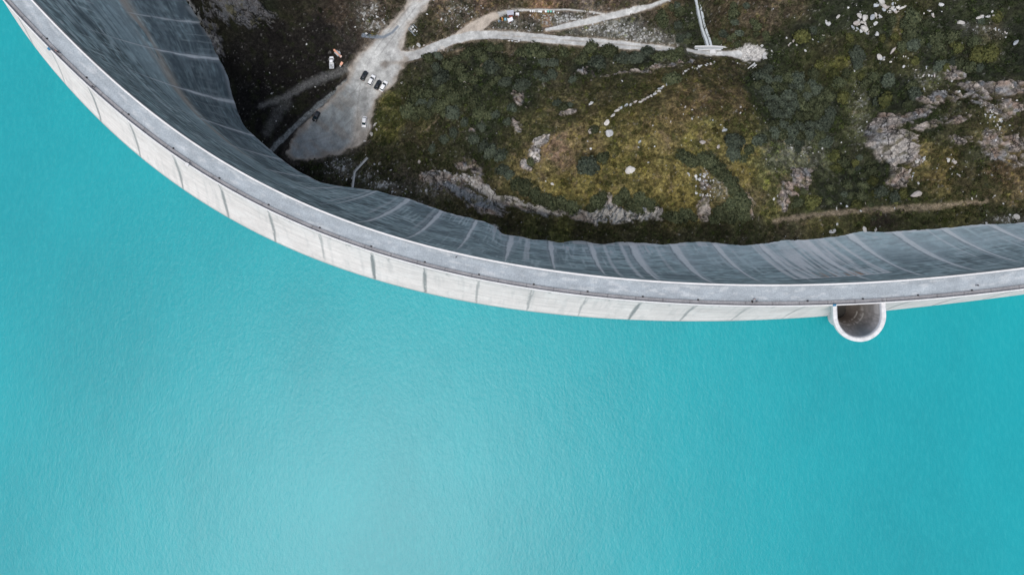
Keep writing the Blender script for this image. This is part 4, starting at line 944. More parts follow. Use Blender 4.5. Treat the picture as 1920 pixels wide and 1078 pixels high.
for a, b in row:
    stone(a, b, gg.uniform(3.4, 5.2), 'white stone in the tight lower half of the stone row climbing the knoll', 'lower stone row', gg.uniform(1.3, 1.9), rot=30 + gg.uniform(-15, 15))
    if gg.random() < .6: stone(a + gg.uniform(-4, 4), b + gg.uniform(-2, 2), gg.uniform(1.6, 2.8), 'white stone in the tight lower half of the stone row climbing the knoll', 'lower stone row', gg.uniform(1.1, 1.6))
for a, b in row2: stone(a, b, gg.uniform(2.4, 4.0), 'white stone in the scattered upper half of the stone row climbing the knoll', 'upper stone row', gg.uniform(1.1, 1.6))
run_stones(26, [((1595,50),(1640,45)),((1640,25),(1665,18)),((1612,40),(1630,62))], 1.8, 5, 'smaller pale rock wedged among the big blocks of the boulder pile', 'small rocks in the boulder pile', 31, 6)
run_stones(22, [((1665,18),(1700,22)),((1640,5),(1680,5)),((1480,80),(1500,82))], 1.5, 4.5, 'small pale rock scattered around the top of the boulder pile', 'rocks around the boulder pile', 32, 5)
run_stones(24, [((1680,105),(1720,125)),((1640,110),(1670,120)),((1715,135),(1750,150))], 1.5, 4, 'small pale stone strewn down the slope below the long grey slab', 'stones below the long slab', 33, 7)
run_stones(24, [((1700,345),(1722,305)),((1712,300),(1735,305)),((1780,320),(1820,335)),((1765,295),(1795,300))], 2.0, 4.8, 'pale stone in the line climbing the right slope beside the big outcrop', 'stones beside the big outcrop', 34, 3.5)
run_stones(22, [((1840,195),(1890,245)),((1855,210),(1880,240))], 1.6, 4.2, 'pale stone in the streak of rubble on the far right slope', 'far right rubble stones', 35, 6)
run_stones(20, [((1820,40),(1870,20)),((1740,25),(1760,22)),((1860,55),(1890,65))], 1.6, 4.2, 'pale stone on the dark slope at the far upper right', 'far upper right stones', 36, 6)
run_stones(22, [((1280,320),(1330,345)),((1320,325),(1340,345)),((1310,365),(1345,370))], 1.6, 4.4, 'pale stone in the broken ring beside the curved bush chain', 'stones in the broken ring', 37, 4)
run_stones(16, [((1280,200),(1300,215)),((1395,205),(1410,215)),((1250,230),(1400,235))], 1.4, 3, 'small white stone dotted over the upper knoll meadow', 'upper meadow stones', 38, 8)
run_stones(14, [((770,95),(800,85)),((810,95),(845,88)),((944,77),(975,80))], 2.2, 4.6, 'pale greenish roadside rock along the lower edge of the gravel road', 'roadside rocks', 39, 3)
run_stones(10, [((1540,70),(1500,85)),((1440,85),(1500,60))], 1.6, 3.6, 'small white stone in the brown grass right of the concrete channel', 'stones right of the channel', 40, 12)
run_stones(14, [((1560,395),(1700,385)),((1810,380),(1900,365))], 1.3, 3.2, 'small pale stone along the brown trail above the dam foot', 'stones along the trail', 41, 8)
run_stones(12, [((690,300),(720,320)),((850,160),(880,170)),((640,340),(660,330))], 1.6, 3.6, 'small pale stone in the scrub near the dam stairway', 'stones near the stairway', 42, 8)
print('stones', stone_count)
# loose rubble: uncountable small stones, one object
n = 60000
sx = RNG.uniform(-150, 188, n); sy = RNG.uniform(10, 130, n); zz = lookup(ZG, sx, sy); qx, qy = PX(sx, sy, zz)
den = np.full(n, .007)
for (bx, by, rx, ry, a) in ((1060,36,70,12,.9),(1140,52,60,12,.9),(1200,70,60,12,.8),(960,48,50,14,.5),(860,25,40,26,.35),(700,40,24,20,.5),(640,312,26,22,.5),(700,335,40,14,.5),(760,362,50,8,.5),(1500,280,60,30,.12),(1615,210,20,60,.3),(1740,145,34,20,.25),(1850,60,34,18,.16),(1860,225,30,40,.25),(1325,350,24,24,.5),(1400,100,40,18,.6),(1890,412,40,8,.6),(1790,320,60,20,.12),(1300,300,140,60,.03),(620,130,140,140,.0),(1480,25,80,30,.04),(860,335,60,16,.3),(1620,25,80,40,.06)):
    den = np.maximum(den, a * np.exp(-((qx - bx) / rx) ** 2 - ((qy - by) / ry) ** 2))
sof, = (axis_proj(sx, sy)[1],); toe_i = np.interp(axis_proj(sx, sy)[0], sA, TOEB)
ok = (RNG.random(n) < den) & (lookup(RG, sx, sy) < .3) & (-sof > toe_i + .3) & (qx < 1960) & (qy > -30)
sx, sy, zz = sx[ok], sy[ok], zz[ok]; m = len(sx); print('rubble', m)
b0 = bmesh.new(); bmesh.ops.create_icosphere(b0, subdivisions=1, radius=1); bv = np.array([v.co[:] for v in b0.verts]); bf = np.array([[v.index for v in f.verts] for f in b0.faces]); b0.free()
rad = (.10 + .42 * RNG.random(m) ** 3.5)[:, None, None] * RNG.uniform(.6, 1.4, (m, 1, 3))
an = RNG.uniform(0, 6.28, m); pv = bv[None] * rad * (1 + .22 * RNG.normal(size=(m, len(bv), 1)))
V4 = np.stack([pv[..., 0] * np.cos(an)[:, None] - pv[..., 1] * np.sin(an)[:, None] + sx[:, None], pv[..., 0] * np.sin(an)[:, None] + pv[..., 1] * np.cos(an)[:, None] + sy[:, None], pv[..., 2] * .7 + zz[:, None] + .03], -1).reshape(-1, 3)
F4 = (bf[None] + (np.arange(m) * len(bv))[:, None, None]).reshape(-1, 3)
C4 = np.repeat(np.array([[.44, .44, .43]]) * RNG.uniform(.5, 1.25, (m, 1)), len(bv), 0)
o = link('loose_rubble', mesh_np('loose_rubble', V4, F4, C4, smooth=False), M_scrub); tag(o, 'loose small stones strewn over the slopes', 'rubble', kind='stuff')

# ------------------------------------------------------------------ vehicles
M_white = mat_plain('white_car_paint', (.78, .78, .78), .25, 0, .03); M_black = mat_plain('black_car_paint', (.012, .014, .018), .22)
M_glass = mat_plain('tinted_glass', (.010, .022, .028), .08); M_tyre = mat_plain('tyre_rubber', (.018, .018, .018), .9)
M_lamp = mat_plain('clear_lamp', (.7, .72, .75), .15); M_red = mat_plain('red_lamp', (.35, .02, .02), .3)
M_steel = mat_plain('galvanised_steel', (.42, .44, .45), .45, .6, .08); M_orange = mat_plain('faded_orange_paint', (.72, .36, .24), .5, 0, .08)
def rsec(x, hw, z0, z1, tum=.0, rb=.12, n=5):
    """rounded body cross-section at x: half width hw, from z0 to z1, narrowed by tum at the top"""
    pts = []
    for (cyy, czz, a0) in ((hw - rb, z0 + rb * .5, -90), (hw - tum - rb, z1 - rb, 0), (-(hw - tum - rb), z1 - rb, 90), (-(hw - rb), z0 + rb * .5, 180)):
        for k in range(n):
            a = R(a0 + 90 * k / (n - 1)); pts.append((x, cyy + rb * math.cos(a), czz + rb * (math.sin(a) if a0 in (0, 90) else .5 * math.sin(a))))
    return pts
def wheel(parent, x, y):
    for (nm, r_, wd, mt) in (('tyre', .33, .22, M_tyre), ('rim', .2, .235, M_steel)):
        mb = MB(); secs = []
        for yy in (-wd / 2, -wd / 2 + .03, wd / 2 - .03, wd / 2):
            rr_ = r_ - (.03 if abs(yy) > wd / 2 - .01 else 0)
            secs.append([(rr_ * math.cos(a), yy, rr_ * math.sin(a)) for a in np.linspace(0, 2 * math.pi, 15)[:-1]])
        mb.loft(secs)
        if nm == 'tyre': wo = mb.build('wheel', mt, parent, smooth=False); wo.location = (x, y, .33)
        else: mb.build('rim', mt, wo)
def car(px, py, head, paint, label, length=4.4, suv=False, cargo=False):
    x, y, z = at1(px, py); root = empty('parked_car', (x, y, z), R(head)); root.scale = (1.1, 1.16, 1.08); tag(root, label, 'car')
    hl = length / 2; hw = .92; ht = 1.02 if suv else .92
    mb = MB(); st = []
    for (xx, w_, zt) in ((-hl, .66, .72), (-hl + .08, .80, ht - .08), (-hl + .3, .88, ht - .02), (-hl + .9, hw, ht), (0, hw, ht), (hl - 1.3, hw, ht - .02), (hl - .7, .90, ht - .10), (hl - .25, .84, ht - .20), (hl - .05, .72, ht - .28), (hl, .60, ht - .36)):
        st.append(rsec(xx, w_, .24, zt, .05))
    mb.loft(st); body = mb.build('body', paint, root, smooth=True)
    # cabin glass
    rtop = 1.68 if suv else 1.46
    mb = MB(); xr = -hl + (.18 if suv else .38)
    mb.loft([rsec(xr, .76, ht - .1, ht + .02, .02, .05), rsec(xr + .35, .80, ht - .1, rtop - .04, .16, .08), rsec(.1, .82, ht - .1, rtop, .17, .08), rsec(.45, .82, ht - .1, rtop - .03, .17, .08), rsec(1.25, .78, ht - .12, ht + .0, .03, .05)])
    mb.build('windows', M_glass, root, smooth=True)
    mb = MB(); mb.loft([rsec(xr + .36, .60, rtop - .09, rtop - .01, .02, .03), rsec(xr + .6, .655, rtop - .06, rtop + .035, .02, .04), rsec(.05, .66, rtop - .05, rtop + .04, .02, .04), rsec(.42, .62, rtop - .08, rtop - .0, .02, .03)])
    mb.build('roof', paint, root, smooth=True)
    if suv or cargo:
        for sy_ in (-1, 1):
            mb = MB(); mb.bar((xr + .5, sy_ * .56, rtop + .09), (.2, sy_ * .56, rtop + .09), .04, .04); mb.build('roof_rail', M_steel, root)
    for sy_ in (-1, 1):
        for (x0, z0, x1, z1) in ((1.22, ht, .43, rtop - .02),):
            mb = MB(); mb.bar((x0, sy_ * .76, z0), (x1, sy_ * .655, z1), .06, .05); mb.build('pillar', paint, root)
        mb = MB(); mb.box((.95, sy_ * 1.0, ht + .04), (.12, .2, .14)); mb.build('mirror', paint, root, bevel=.02)
        mb = MB(); mb.box((hl - .14, sy_ * .6, ht - .32), (.26, .3, .12)); mb.build('headlight', M_lamp, root, bevel=.02)
        mb = MB(); mb.box((-hl + .06, sy_ * .68, ht - .2), (.14, .2, .2)); mb.build('tail_light', M_red, root, bevel=.02)
        for xx in (-hl + .8, hl - .85): wheel(root, xx, sy_ * .83)
    return root
car(683.2, 143.2, 62, M_black, 'black hatchback, leftmost of the four cars parked in a slanted row', 4.1)
car(697.2, 152, 64, M_white, 'white estate car second from left in the slanted row, between the two black ones', 4.6, True)
car(708.8, 160.3, 61, M_black, 'black car third from left in the slanted row, close beside a white one', 4.1)
car(719.8, 162.8, 60, M_white, 'white car at the right end of the slanted row by the grass bank', 4.6)
car(593.4, 219.5, -118, M_black, 'black car parked alone on the wide grey gravel near the ditch', 4.5)
car(683.6, 229.8, -97, M_white, 'white car parked alone at the right edge of the gravel by the boulders', 4.4)
# pickup
x, y, z = at1(622.8, 118.5); rt = empty('pickup_truck', (x, y, z + .05), R(92)); tag(rt, 'white pickup truck with an open load bed standing on the dark slope beside orange machinery', 'pickup')
mb = MB(); mb.loft([rsec(.35, .95, .35, 1.05, .04), rsec(1.5, .95, .35, 1.05, .04), rsec(2.3, .92, .35, .98, .04), rsec(2.6, .75, .4, .8, .04)]); mb.build('body', M_white, rt, smooth=True)
mb = MB(); mb.loft([rsec(-.35, .82, .95, 1.75, .08, .08), rsec(.6, .84, .95, 1.8, .12, .08), rsec(.95, .84, .95, 1.72, .12, .08), rsec(1.65, .82, .95, 1.06, .03, .05)]); mb.build('windows', M_glass, rt, smooth=True)
mb = MB(); mb.loft([rsec(-.38, .72, 1.72, 1.84, .02, .04), rsec(.85, .72, 1.72, 1.86, .02, .04)]); mb.build('roof', M_white, rt)
mb = MB(); mb.box((-1.6, 0, .85), (2.4, 1.95, .1)); mb.build('load_bed', M_steel, rt)
mb = MB()
for (c_, d_) in (((-1.6, .97, 1.05), (2.45, .07, .4)), ((-1.6, -.97, 1.05), (2.45, .07, .4)), ((-2.82, 0, 1.05), (.07, 1.86, .4)), ((-.42, 0, 1.2), (.07, 1.86, .7))): mb.box(c_, d_)
mb.build('side_board', M_white, rt)
mb = MB(); mb.box((0, 0, .55), (5.0, 1.0, .3)); mb.build('chassis', M_dark, rt)
for sy_ in (-1, 1):
    for xx in (1.7, -1.7): wheel(rt, xx, sy_ * .84)
    mb = MB(); mb.box((1.3, sy_ * 1.1, 1.2), (.14, .3, .22)); mb.build('mirror', M_white, rt, bevel=.02)
mb = MB(); mb.box((-1.5, .3, 1.0), (.8, .6, .3), .3); mb.box((-2.2, -.3, .98), (.7, .5, .26), -.2); mb.build('crate', mat_plain('grey_crate', (.3, .29, .28), .8), rt)
# boom lift
x, y, z = at1(633.5, 101.5); rt = empty('boom_machine', (x, y, z), R(-45)); tag(rt, 'orange wheeled boom machine with its long arm folded flat above the white pickup', 'machine')
mb = MB(); mb.box((0, 0, .62), (2.5, 1.7, .4)); mb.build('chassis', M_steel, rt, bevel=.05)
mb = MB(); mb.loft([rsec(-1.9, .34, 1.3, 1.95, .04), rsec(0, .34, 1.3, 1.95, .04), rsec(1.9, .26, 1.35, 1.85, .04)]); mb.build('boom', M_orange, rt)
mb = MB(); mb.box((-1.35, 0, 1.05), (1.3, .9, .5)); mb.build('counterweight', M_orange, rt, bevel=.06)
mb = MB(); mb.box((2.3, 0, 1.3), (.75, .95, .08)); mb.build('basket', mat_plain('pale_pink_paint', (.72, .55, .48), .6), rt)
mb = MB()
for (a, b) in (((1.95, -.45), (2.65, -.45)), ((2.65, -.45), (2.65, .45)), ((2.65, .45), (1.95, .45)), ((1.95, .45), (1.95, -.45))): mb.bar((a[0], a[1], 2.0), (b[0], b[1], 2.0), .05, .05); mb.bar((a[0], a[1], 1.3), (a[0], a[1], 2.0), .05, .05)
mb.build('railing', M_orange, rt)
mb = MB(); mb.box((.3, .95, .75), (1.0, .5, .5)); mb.build('engine_cover', M_steel, rt, bevel=.05)
for sy_ in (-1, 1):
    for xx in (-.9, .9): wheel(rt, xx, sy_ * .95)
x, y, z = at1(640.8, 122.5); rt = empty('site_dumper', (x, y, z), R(58)); tag(rt, 'small orange site dumper right of the white pickup', 'dumper')
mb = MB(); mb.box((0, 0, .5), (1.9, .8, .25)); mb.build('chassis', M_dark, rt)
mb = MB(); mb.loft([rsec(-.45, .45, .7, 1.2, -.05), rsec(1.05, .5, .65, 1.35, -.05)]); mb.build('skip', M_orange, rt)
mb = MB(); mb.box((-.85, 0, .8), (.5, .7, .4)); mb.build('engine_cover', mat_plain('dusty_white_paint', (.6, .58, .55), .6), rt, bevel=.05)
mb = MB(); mb.box((-.55, 0, 1.1), (.3, .4, .1)); mb.build('seat', M_dark, rt, bevel=.03)
for sy_ in (-1, 1):
    for xx in (-.7, .6): wheel(rt, xx, sy_ * .5)

# ------------------------------------------------------------------ huts, hives and small structures by the upper track
M_roofw = mat_plain('white_sheet_roof', (.66, .66, .68), .5, 0, .08); M_roofg = mat_plain('grey_sheet_roof', (.36, .37, .42), .6, 0, .08)
M_rust = mat_plain('red_brown_board', (.25, .07, .045), .8, 0, .1); M_blue = mat_plain('blue_tarp', (.20, .40, .52), .6); M_org2 = mat_plain('orange_tarp', (.75, .28, .05), .6)
def ground_box(name, px, py, size, rz, walls, roofm, label, cat, roof_over=.15, slope=.25):
    x, y, z = at1(px, py); rt = empty(name, (x, y, z), R(rz)); tag(rt, label, cat)
    lx, ly, lz = size
    mb = MB(); mb.box((0, 0, lz / 2 - .2), (lx, ly, lz + .4)); mb.build('wall', walls, rt)
    mb = MB(); o_ = roof_over
    vs = [(-lx/2-o_, -ly/2-o_, lz+.03), (lx/2+o_, -ly/2-o_, lz+.03), (lx/2+o_, ly/2+o_, lz+.03+slope), (-lx/2-o_, ly/2+o_, lz+.03+slope)]
    vs += [(a, b, c_ + .08) for a, b, c_ in vs]; mb.add(vs, [(3,2,1,0),(4,5,6,7),(0,1,5,4),(1,2,6,5),(2,3,7,6),(3,0,4,7)])
    for k in range(int(lx / .4)): mb.bar((-lx/2 + .2 + k * .4, -ly/2 - o_, lz + .13), (-lx/2 + .2 + k * .4, ly/2 + o_, lz + .13 + slope), .04, .05)
    mb.build('roof', roofm, rt)
    mb = MB(); mb.box((-lx * .2, -ly / 2 - .03, 1.0), (.8, .06, 1.8)); mb.build('door', M_rust, rt)
    mb = MB(); mb.box((lx * .22, -ly / 2 - .03, 1.3), (.7, .06, .6)); mb.build('window', M_glass, rt)
    return rt
hut = ground_box('site_hut', 957, 28.5, (2.6, 1.6, 2.2), 6, M_roofg, M_roofg, 'grey roofed site hut with a red brown porch above the white roofed cabin', 'hut')
mb = MB(); mb.box((.1, -1.15, 1.1), (1.6, .8, .12)); mb.build('porch_roof', M_rust, hut)
ground_box('cabin', 957, 41, (2.0, 1.2, 2.0), 24, M_roofw, M_roofw, 'white roofed cabin turned at an angle below the grey roofed hut', 'cabin')
ground_box('storage_box', 970, 29.8, (1.2, .9, 1.3), 0, M_roofg, M_roofw, 'small white topped storage box right of the grey roofed hut', 'box')
def tarp_heap(px, py, s_, rz, mat, label):
    x, y, z = at1(px, py); V_, F_ = [], []
    n_ = 12; g = np.random.default_rng(int(px))
    A_, B_ = np.meshgrid(np.linspace(-1, 1, n_), np.linspace(-1, 1, n_), indexing='ij'); h = (1 - np.maximum(np.abs(A_), np.abs(B_)) ** 3) * .7 + g.normal(size=A_.shape) * .05
    V_ = np.stack([A_.ravel() * s_[0], B_.ravel() * s_[1], h.ravel()], 1)
    o = link('tarpaulin', mesh_np('tarpaulin', V_, grid_faces(n_, n_)), mat); o.location = (x, y, z - .05); o.rotation_euler = (0, 0, R(rz)); tag(o, label, 'tarpaulin')
tarp_heap(942, 36.5, (.35, .75), 12, M_org2, 'bright orange tarpaulin over a narrow heap left of the cabin')
tarp_heap(947.5, 36.8, (.55, .65), 5, M_blue, 'light blue tarpaulin heap between the orange one and the cabin')
tarp_heap(937, 40, (.8, .6), 20, mat_plain('slate_blue_sheet', (.17, .22, .27), .7), 'slate blue sheet lying below the orange tarpaulin')
# timber stack
x, y, z = at1(934.5, 35); rt = empty('timber_stack', (x, y, z), R(-62)); tag(rt, 'stack of pale planks left of the orange tarpaulin', 'timber')
for k in range(6):
    mb = MB(); mb.box((random.uniform(-.1, .1), -.5 + .2 * k, .1 + .06 * (k % 2)), (1.9, .13, .1)); mb.build('plank', mat_plain('pale_plank', (.42, .38, .31), .8), rt)
# bee hives
hv_cols = {'white': (.75, .75, .74), 'teal': (.16, .52, .42), 'grey': (.5, .55, .55)}
hives = [(994.6,22.8,'white',.75),(998.8,23,'white',.85),(1002.6,23.2,'white',.7),(1006.8,23.6,'grey',.55),(1010.6,23.6,'white',.95),(1014.4,23.8,'white',1.0),(1023.2,23.4,'white',1.05),(1027.6,23.4,'teal',.85),(1032.6,23.4,'teal',.85),(1037.8,23.8,'grey',.95),(1047,25.8,'white',.5)]
hl_lab = {0:'white beehive at the far left end of the hive row',1:'white beehive second from the left end of the hive row',2:'white beehive third from the left end of the hive row',3:'small grey beehive just left of the touching white pair',4:'left white beehive of the pair touching each other mid row',5:'right white beehive of the pair touching each other mid row',6:'white beehive right after the gap in the row, beside a teal one',7:'teal beehive beside the white one after the gap',8:'teal beehive between another teal one and the grey green one',9:'grey green beehive right of the two teal ones',10:'tiny white beehive standing apart at the right end of the row'}
hive_m = {k: mat_plain(k + '_hive_paint', v, .6) for k, v in hv_cols.items()}
for i, (a, b, col, sz) in enumerate(hives):
    x, y, z = at1(a, b); rt = empty('beehive', (x, y, z), R(random.uniform(-6, 6))); tag(rt, hl_lab[i], 'beehive', 'row of beehives below the upper track')
    mb = MB(); mb.box((0, 0, .45), (.62 * sz, .66 * sz, .7)); mb.box((0, 0, .72), (.66 * sz, .7 * sz, .05)); mb.build('hive_box', hive_m[col], rt)
    mb = MB(); mb.box((0, 0, .87), (.78 * sz, .82 * sz, .1)); mb.build('lid', hive_m[col], rt, bevel=.015)
    mb = MB(); mb.box((0, 0, .02), (.6 * sz, .62 * sz, .16)); mb.build('stand', M_dark, rt)
# scrap frame
x, y, z = at1(776.5, 57.5); rt = empty('machine_foundation', (x, y, z), R(-45)); tag(rt, 'grey rectangular concrete frame with machine blocks inside, between the two road arms', 'foundation')
M_cg = mat_plain('grey_concrete', (.24, .26, .265), .85, 0, .12, 2); M_cl = mat_plain('light_concrete', (.5, .5, .49), .85, 0, .1, 2)
mb = MB(); mb.box((0, 0, -.1), (4.6, 3.2, .4)); mb.build('base_slab', M_cg, rt)
mb = MB()
for (c_, d_) in (((0, 1.5, .3), (4.5, .25, .4)), ((0, -1.5, .3), (4.5, .25, .4)), ((2.15, 0, .3), (.25, 2.7, .4)), ((-2.15, 0, .3), (.25, 2.7, .4))): mb.box(c_, d_)
mb.build('frame', mat_plain('blue_grey_steel', (.20, .23, .25), .6, .2), rt)
for (a, b, c_, d_) in ((-1.2, .5, .9, .8), (-1.1, -.6, .6, .6), (.3, .3, .9, .5), (.4, -.5, .7, .4), (1.4, .4, .5, .7)):
    mb = MB(); mb.box((a, b, .5), (c_, d_, .6)); mb.build('machine_block', M_cl, rt, bevel=.04)
# twin concrete channel (1308,0)-(1330,90)
def drape(name, pts, prof, mat, parent=None, dz=0.0, step=1.2):
    """extrude a cross-section along a ground path given in photo pixels"""
    P3 = [Vector(at1(a, b)) for a, b in pts]; path = []
    for a, b in zip(P3[:-1], P3[1:]):
        n_ = max(2, int((b - a).length / step)); path += [a.lerp(b, k / n_) for k in range(n_)]
    path.append(P3[-1]); zs = [p_.z for p_ in path]; zs = [float(np.mean(zs[max(0, i - 4):i + 5])) for i in range(len(zs))]
    secs = []
    for i, p_ in enumerate(path):
        t = (path[min(i + 1, len(path) - 1)] - path[max(i - 1, 0)]); t.z = 0; t.normalize(); nn = Vector((t.y, -t.x, 0))
        secs.append([Vector((p_.x, p_.y, zs[i] + dz)) + nn * o_ + Vector((0, 0, h_)) for o_, h_ in prof])
    mb = MB(); mb.loft(secs); return mb.build(name, mat, parent)
ch = empty('concrete_channel', at1(1320, 50)); tag(ch, 'twin pale concrete channel with a dark slot running down the slope to the wall', 'channel')
def par_to(o, p): o.parent = p; o.matrix_parent_inverse = Matrix.Translation(-Vector(p.location)); return o
chp = [(1305,-12),(1308,0),(1312,25),(1318,52),(1325,75),(1329,90)]
M_ch = mat_plain('pale_channel_concrete', (.38, .41, .42), .85, 0, .12, .8)
par_to(drape('channel_wall', chp, [(-1.15, -1), (-.28, -1), (-.28, .75), (-1.15, .75)], M_ch), ch)
par_to(drape('channel_wall', chp, [(.18, -1), (1.1, -1), (1.1, .75), (.18, .75)], M_ch), ch)
par_to(drape('channel_bed', chp, [(-.27, -1), (.17, -1), (.17, .1), (-.27, .1)], mat_plain('dark_channel_bed', (.06, .07, .08), .5)), ch)  # narrow dark bed between the two pale walls
rw = empty('retaining_wall', at1(1332, 92)); tag(rw, 'long pale concrete retaining wall across the lower end of the channel', 'wall')
par_to(drape('coping', [(1301,90.5),(1332,90),(1362.5,89)], [(-.3, -1), (.3, -1), (.3, 1.3), (-.3, 1.3)], M_cl, step=3), rw)
par_to(drape('wall_face', [(1302,93),(1332,92.6),(1361,91.6)], [(-.2, -1), (.2, -1), (.2, .8), (-.2, .8)], M_ch, step=3), rw)
par_to(drape('footing', [(1308,95),(1332,94.6),(1360,94)], [(-.25, -1), (.25, -1), (.25, .45), (-.25, .45)], M_cl, step=3), rw)
x, y, z = at1(1335.5, 98.7); rt = empty('inlet_slab', (x, y, z), R(2)); tag(rt, 'square white concrete slab cover in front of the retaining wall', 'slab')
mb = MB(); mb.box((0, 0, .3), (2.5, 1.8, 1.2)); mb.build('slab', M_rim, rt, bevel=.05)
mb = MB(); mb.box((1.5, -.1, .3), (.12, 1.9, 1.3)); mb.build('side_wall', M_rim, rt)
sg = empty('concrete_spout', at1(1409, 127)); tag(sg, 'short grey concrete spout angled down from the pale rubble heap', 'spout')
par_to(drape('spout_wall', [(1415,122),(1404,131)], [(-.7, -1), (-.4, -1), (-.4, .6), (-.7, .6)], M_cl), sg); par_to(drape('spout_wall', [(1415,122),(1404,131)], [(.4, -1), (.7, -1), (.7, .6), (.4, .6)], M_cl), sg); par_to(drape('spout_bed', [(1415,122),(1404,131)], [(-.4, -1), (.4, -1), (.4, .25), (-.4, .25)], M_cg), sg)
# stairway on the foot of the dam
stw = empty('metal_stairway', at1(666, 322)); tag(stw, 'thin bent metal stairway with handrails climbing from the dam foot into the scrub', 'stairway')
A1, A2, A3 = Vector(at1(662.3, 352)), Vector(at1(666.3, 323)), Vector(at1(690, 297))
for q in (A1, A2, A3): q.z += .9
for si, (a, b) in enumerate(((A1, A2), (A2, A3))):
    d_ = (b - a); nn = Vector((d_.y, -d_.x, 0)).normalized()
    for sgn in (-1, 1):
        mb = MB(); mb.bar(a + nn * .36 * sgn, b + nn * .36 * sgn, .07, .2); par_to(mb.build('stringer', M_steel), stw)
        mb = MB(); up = Vector((0, 0, 1.0)); mb.bar(a + nn * .36 * sgn + up, b + nn * .36 * sgn + up, .06, .06)
        for k in range(8): q = a.lerp(b, k / 7) + nn * .36 * sgn; mb.bar(q, q + up, .04, .04)
        par_to(mb.build('handrail', mat_plain('bleached_rail', (.62, .6, .56), .6)), stw)
    mb = MB(); nst = int(d_.length / .32)
    for k in range(nst): q = a.lerp(b, (k + .5) / nst); mb.bar(q - nn * .34, q + nn * .34, .26, .04)
    tr = mb.build('treads', mat_plain('pale_grating', (.5, .5, .47), .6)); par_to(tr, stw)
    for k in (0, 1):
        mb = MB(); q = a.lerp(b, k * .96 + .02); mb.bar(q, q - Vector((0, 0, 2.2)), .1, .1); par_to(mb.build('post', M_steel), stw)

# ------------------------------------------------------------------ people and fittings on the crest
def person_mesh():
    j = {'pelvis': (0, 0, .95), 'waist': (0, 0, 1.1), 'chest': (0, 0.01, 1.32), 'neck': (0, 0, 1.5), 'head0': (0, .01, 1.58), 'head': (0, .02, 1.68), 'crown': (0, .01, 1.74),
         'hipL': (-.1, 0, .9), 'kneeL': (-.12, .03, .5), 'ankL': (-.12, -.02, .09), 'toeL': (-.13, .17, .04), 'hipR': (.1, 0, .9), 'kneeR': (.11, -.01, .5), 'ankR': (.12, -.1, .09), 'toeR': (.13, .09, .04),
         'shL': (-.19, 0, 1.43), 'elL': (-.27, .02, 1.16), 'wrL': (-.27, .12, .93), 'haL': (-.265, .15, .85), 'shR': (.19, 0, 1.43), 'elR': (.28, .0, 1.16), 'wrR': (.25, .14, .95), 'haR': (.24, .18, .88)}
    r = dict(pelvis=.15, waist=.125, chest=.15, neck=.06, head0=.085, head=.10, crown=.075, hipL=.095, kneeL=.065, ankL=.045, toeL=.04, hipR=.095, kneeR=.065, ankR=.045, toeR=.04, shL=.07, elL=.045, wrL=.032, haL=.036, shR=.07, elR=.045, wrR=.032, haR=.036)
    E = [('pelvis','waist'),('waist','chest'),('chest','neck'),('neck','head0'),('head0','head'),('head','crown'),('pelvis','hipL'),('hipL','kneeL'),('kneeL','ankL'),('ankL','toeL'),('pelvis','hipR'),('hipR','kneeR'),('kneeR','ankR'),('ankR','toeR'),('chest','shL'),('shL','elL'),('elL','wrL'),('wrL','haL'),('chest','shR'),('shR','elR'),('elR','wrR'),('wrR','haR')]
    # five fingers on each hand
    for sd_, hx in (('L', -.265), ('R', .24)):
        hz = j['ha' + sd_][2]; hy = j['ha' + sd_][1]
        for k in range(5):
            nm = 'f%s%d' % (sd_, k); j[nm] = (hx + (k - 2) * .018, hy + .02 + (.03 if k == 0 else 0), hz - (.06 if k == 0 else .085 - .006 * abs(k - 2))); r[nm] = .009; E.append(('ha' + sd_, nm))
    names = list(j); me = bpy.data.meshes.new('person_skel'); me.from_pydata([j[n_] for n_ in names], [(names.index(a), names.index(b)) for a, b in E], [])
    o = bpy.data.objects.new('tmp', me); COL.objects.link(o); sk = o.modifiers.new('s', 'SKIN'); o.modifiers.new('ss', 'SUBSURF').levels = 1
    for i, n_ in enumerate(names): me.skin_vertices[0].data[i].radius = (r[n_], r[n_] * (.75 if n_ in ('pelvis', 'waist', 'chest') else 1)); me.skin_vertices[0].data[i].use_root = n_ == 'pelvis'
    bpy.context.view_layer.update(); dg = bpy.context.evaluated_depsgraph_get(); out = bpy.data.meshes.new_from_object(o.evaluated_get(dg)); bpy.data.objects.remove(o); out.name = 'person'
    return out
base_person = person_mesh()
co = np.zeros(len(base_person.vertices) * 3, np.float32); base_person.vertices.foreach_get('co', co); co = co.reshape(-1, 3)
def person(px, py, rz, top, legs, hair, label, z=.0):
    me = base_person.copy(); a = me.color_attributes.new('Col', 'FLOAT_COLOR', 'POINT'); c_ = np.ones((len(co), 4), np.float32); c_[:, :3] = (.45, .28, .2)
    c_[(co[:, 2] < 1.0) & (np.abs(co[:, 0]) < .215), :3] = legs; c_[(co[:, 2] >= 1.0) & (co[:, 2] < 1.50), :3] = top; c_[co[:, 2] < .07, :3] = (.03, .03, .03)
    c_[(co[:, 2] > 1.66) | ((co[:, 2] > 1.58) & (co[:, 1] < -.0)), :3] = hair
    a.data.foreach_set('color', c_.ravel()); me.materials.clear(); me.materials.append(M_cloth)
    me.polygons.foreach_set('use_smooth', [True] * len(me.polygons))
    x, y = W(px, py, z + 1.5); o = link('person', me); o.location = (float(x), float(y), z + .005); o.rotation_euler = (0, 0, R(rz)); tag(o, label, 'person'); return o
M_cloth = mat_attr('cloth_and_skin', .85, ((8, .1),), 0)
person(1416, 561.3, 20, (.50, .30, .26), (.12, .10, .10), (.06, .03, .02), 'person in a faded pink top walking on the dam road beside one in black')
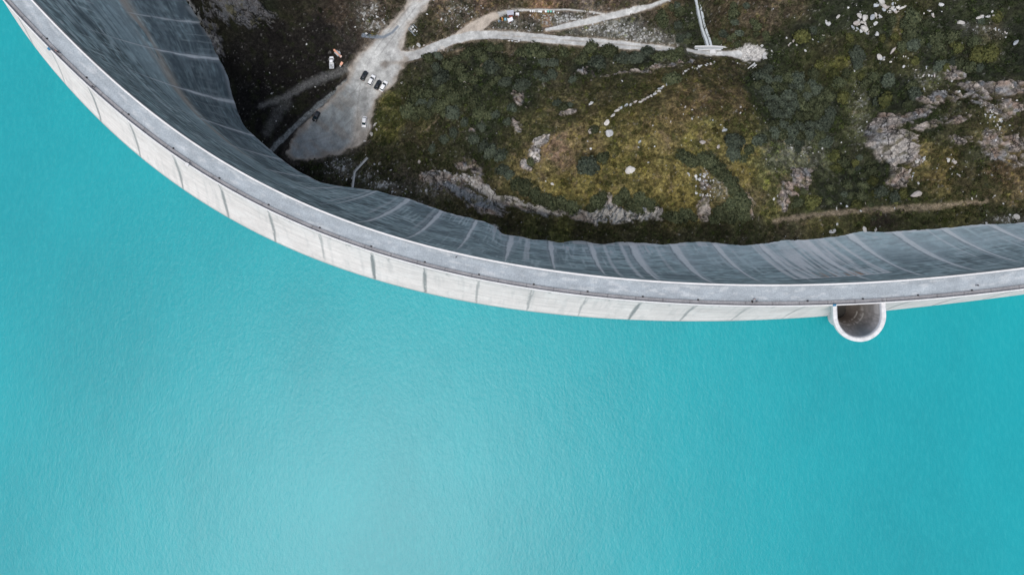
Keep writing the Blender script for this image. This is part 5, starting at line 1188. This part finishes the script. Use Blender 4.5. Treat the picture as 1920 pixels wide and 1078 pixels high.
person(1420.5, 565.2, 200, (.015, .015, .018), (.02, .02, .025), (.02, .015, .01), 'person in black standing at the kerb beside the one in the pink top')
person(1412, 566.5, 80, (.03, .03, .035), (.03, .03, .03), (.02, .015, .01), 'person in dark grey close behind the pair at the kerb')
person(855, 482, 40, (.015, .015, .02), (.02, .02, .03), (.015, .01, .01), 'lone person in dark clothes on the dam road above the lake middle')
person(1835, 535, -60, (.02, .02, .03), (.03, .03, .04), (.02, .015, .01), 'lone person in dark clothes in the middle of the road at the far right')
person(107, 97.5, 30, (.03, .02, .025), (.03, .03, .04), (.02, .015, .01), 'person in dark clothes beside the blue sign on the far left of the crest')
person(103, 94.5, 140, (.35, .10, .07), (.05, .05, .07), (.04, .02, .01), 'person in a reddish jacket beside the blue sign on the far left of the crest')
person(172.5, 162, 60, (.06, .05, .06), (.06, .06, .07), (.03, .02, .02), 'lone person in grey on the left walkway below the blue sign', .16)
def on_crest(px, py, z):
    x, y = W(px, py, z); sp, of = axis_proj(x, y); i = int(sp[0] / DS); return i
M_bsign = mat_plain('blue_sign_paint', (.01, .13, .24), .5)
for (a, b, lab) in ((93, 93, 'blue panel fixed on the parapet at the far left of the crest'), (1563, 572.5, 'blue panel fixed on the parapet at the left side of the overflow tower')):
    i = on_crest(a, b, 1.1); x, y = AX[i] + NX[i] * 6.2, AY[i] + NY[i] * 6.2; rt = empty('info_panel', (float(x), float(y), 1.1), math.atan2(TY[i], TX[i])); tag(rt, lab, 'panel')
    mb = MB(); mb.box((0, 0, .35), (1.0, .62, .06), M=Matrix.Rotation(R(12), 4, 'X')); mb.build('board', M_bsign, rt)
    mb = MB(); mb.box((-.35, 0, .15), (.06, .06, .4)); mb.box((.35, 0, .15), (.06, .06, .4)); mb.build('bracket', M_steel, rt)
i = on_crest(355, 305.5, 1.1); rt = empty('service_box', (float(AX[i] + NX[i] * 6.3), float(AY[i] + NY[i] * 6.3), 1.1), math.atan2(TY[i], TX[i])); tag(rt, 'small white service box standing on the lakeside parapet at the left', 'box')
mb = MB(); mb.box((0, 0, .2), (.85, .8, .42)); mb.build('housing', M_rim, rt, bevel=.03); mb = MB(); mb.box((0, 0, .44), (.95, .9, .05)); mb.build('lid', M_rim, rt)
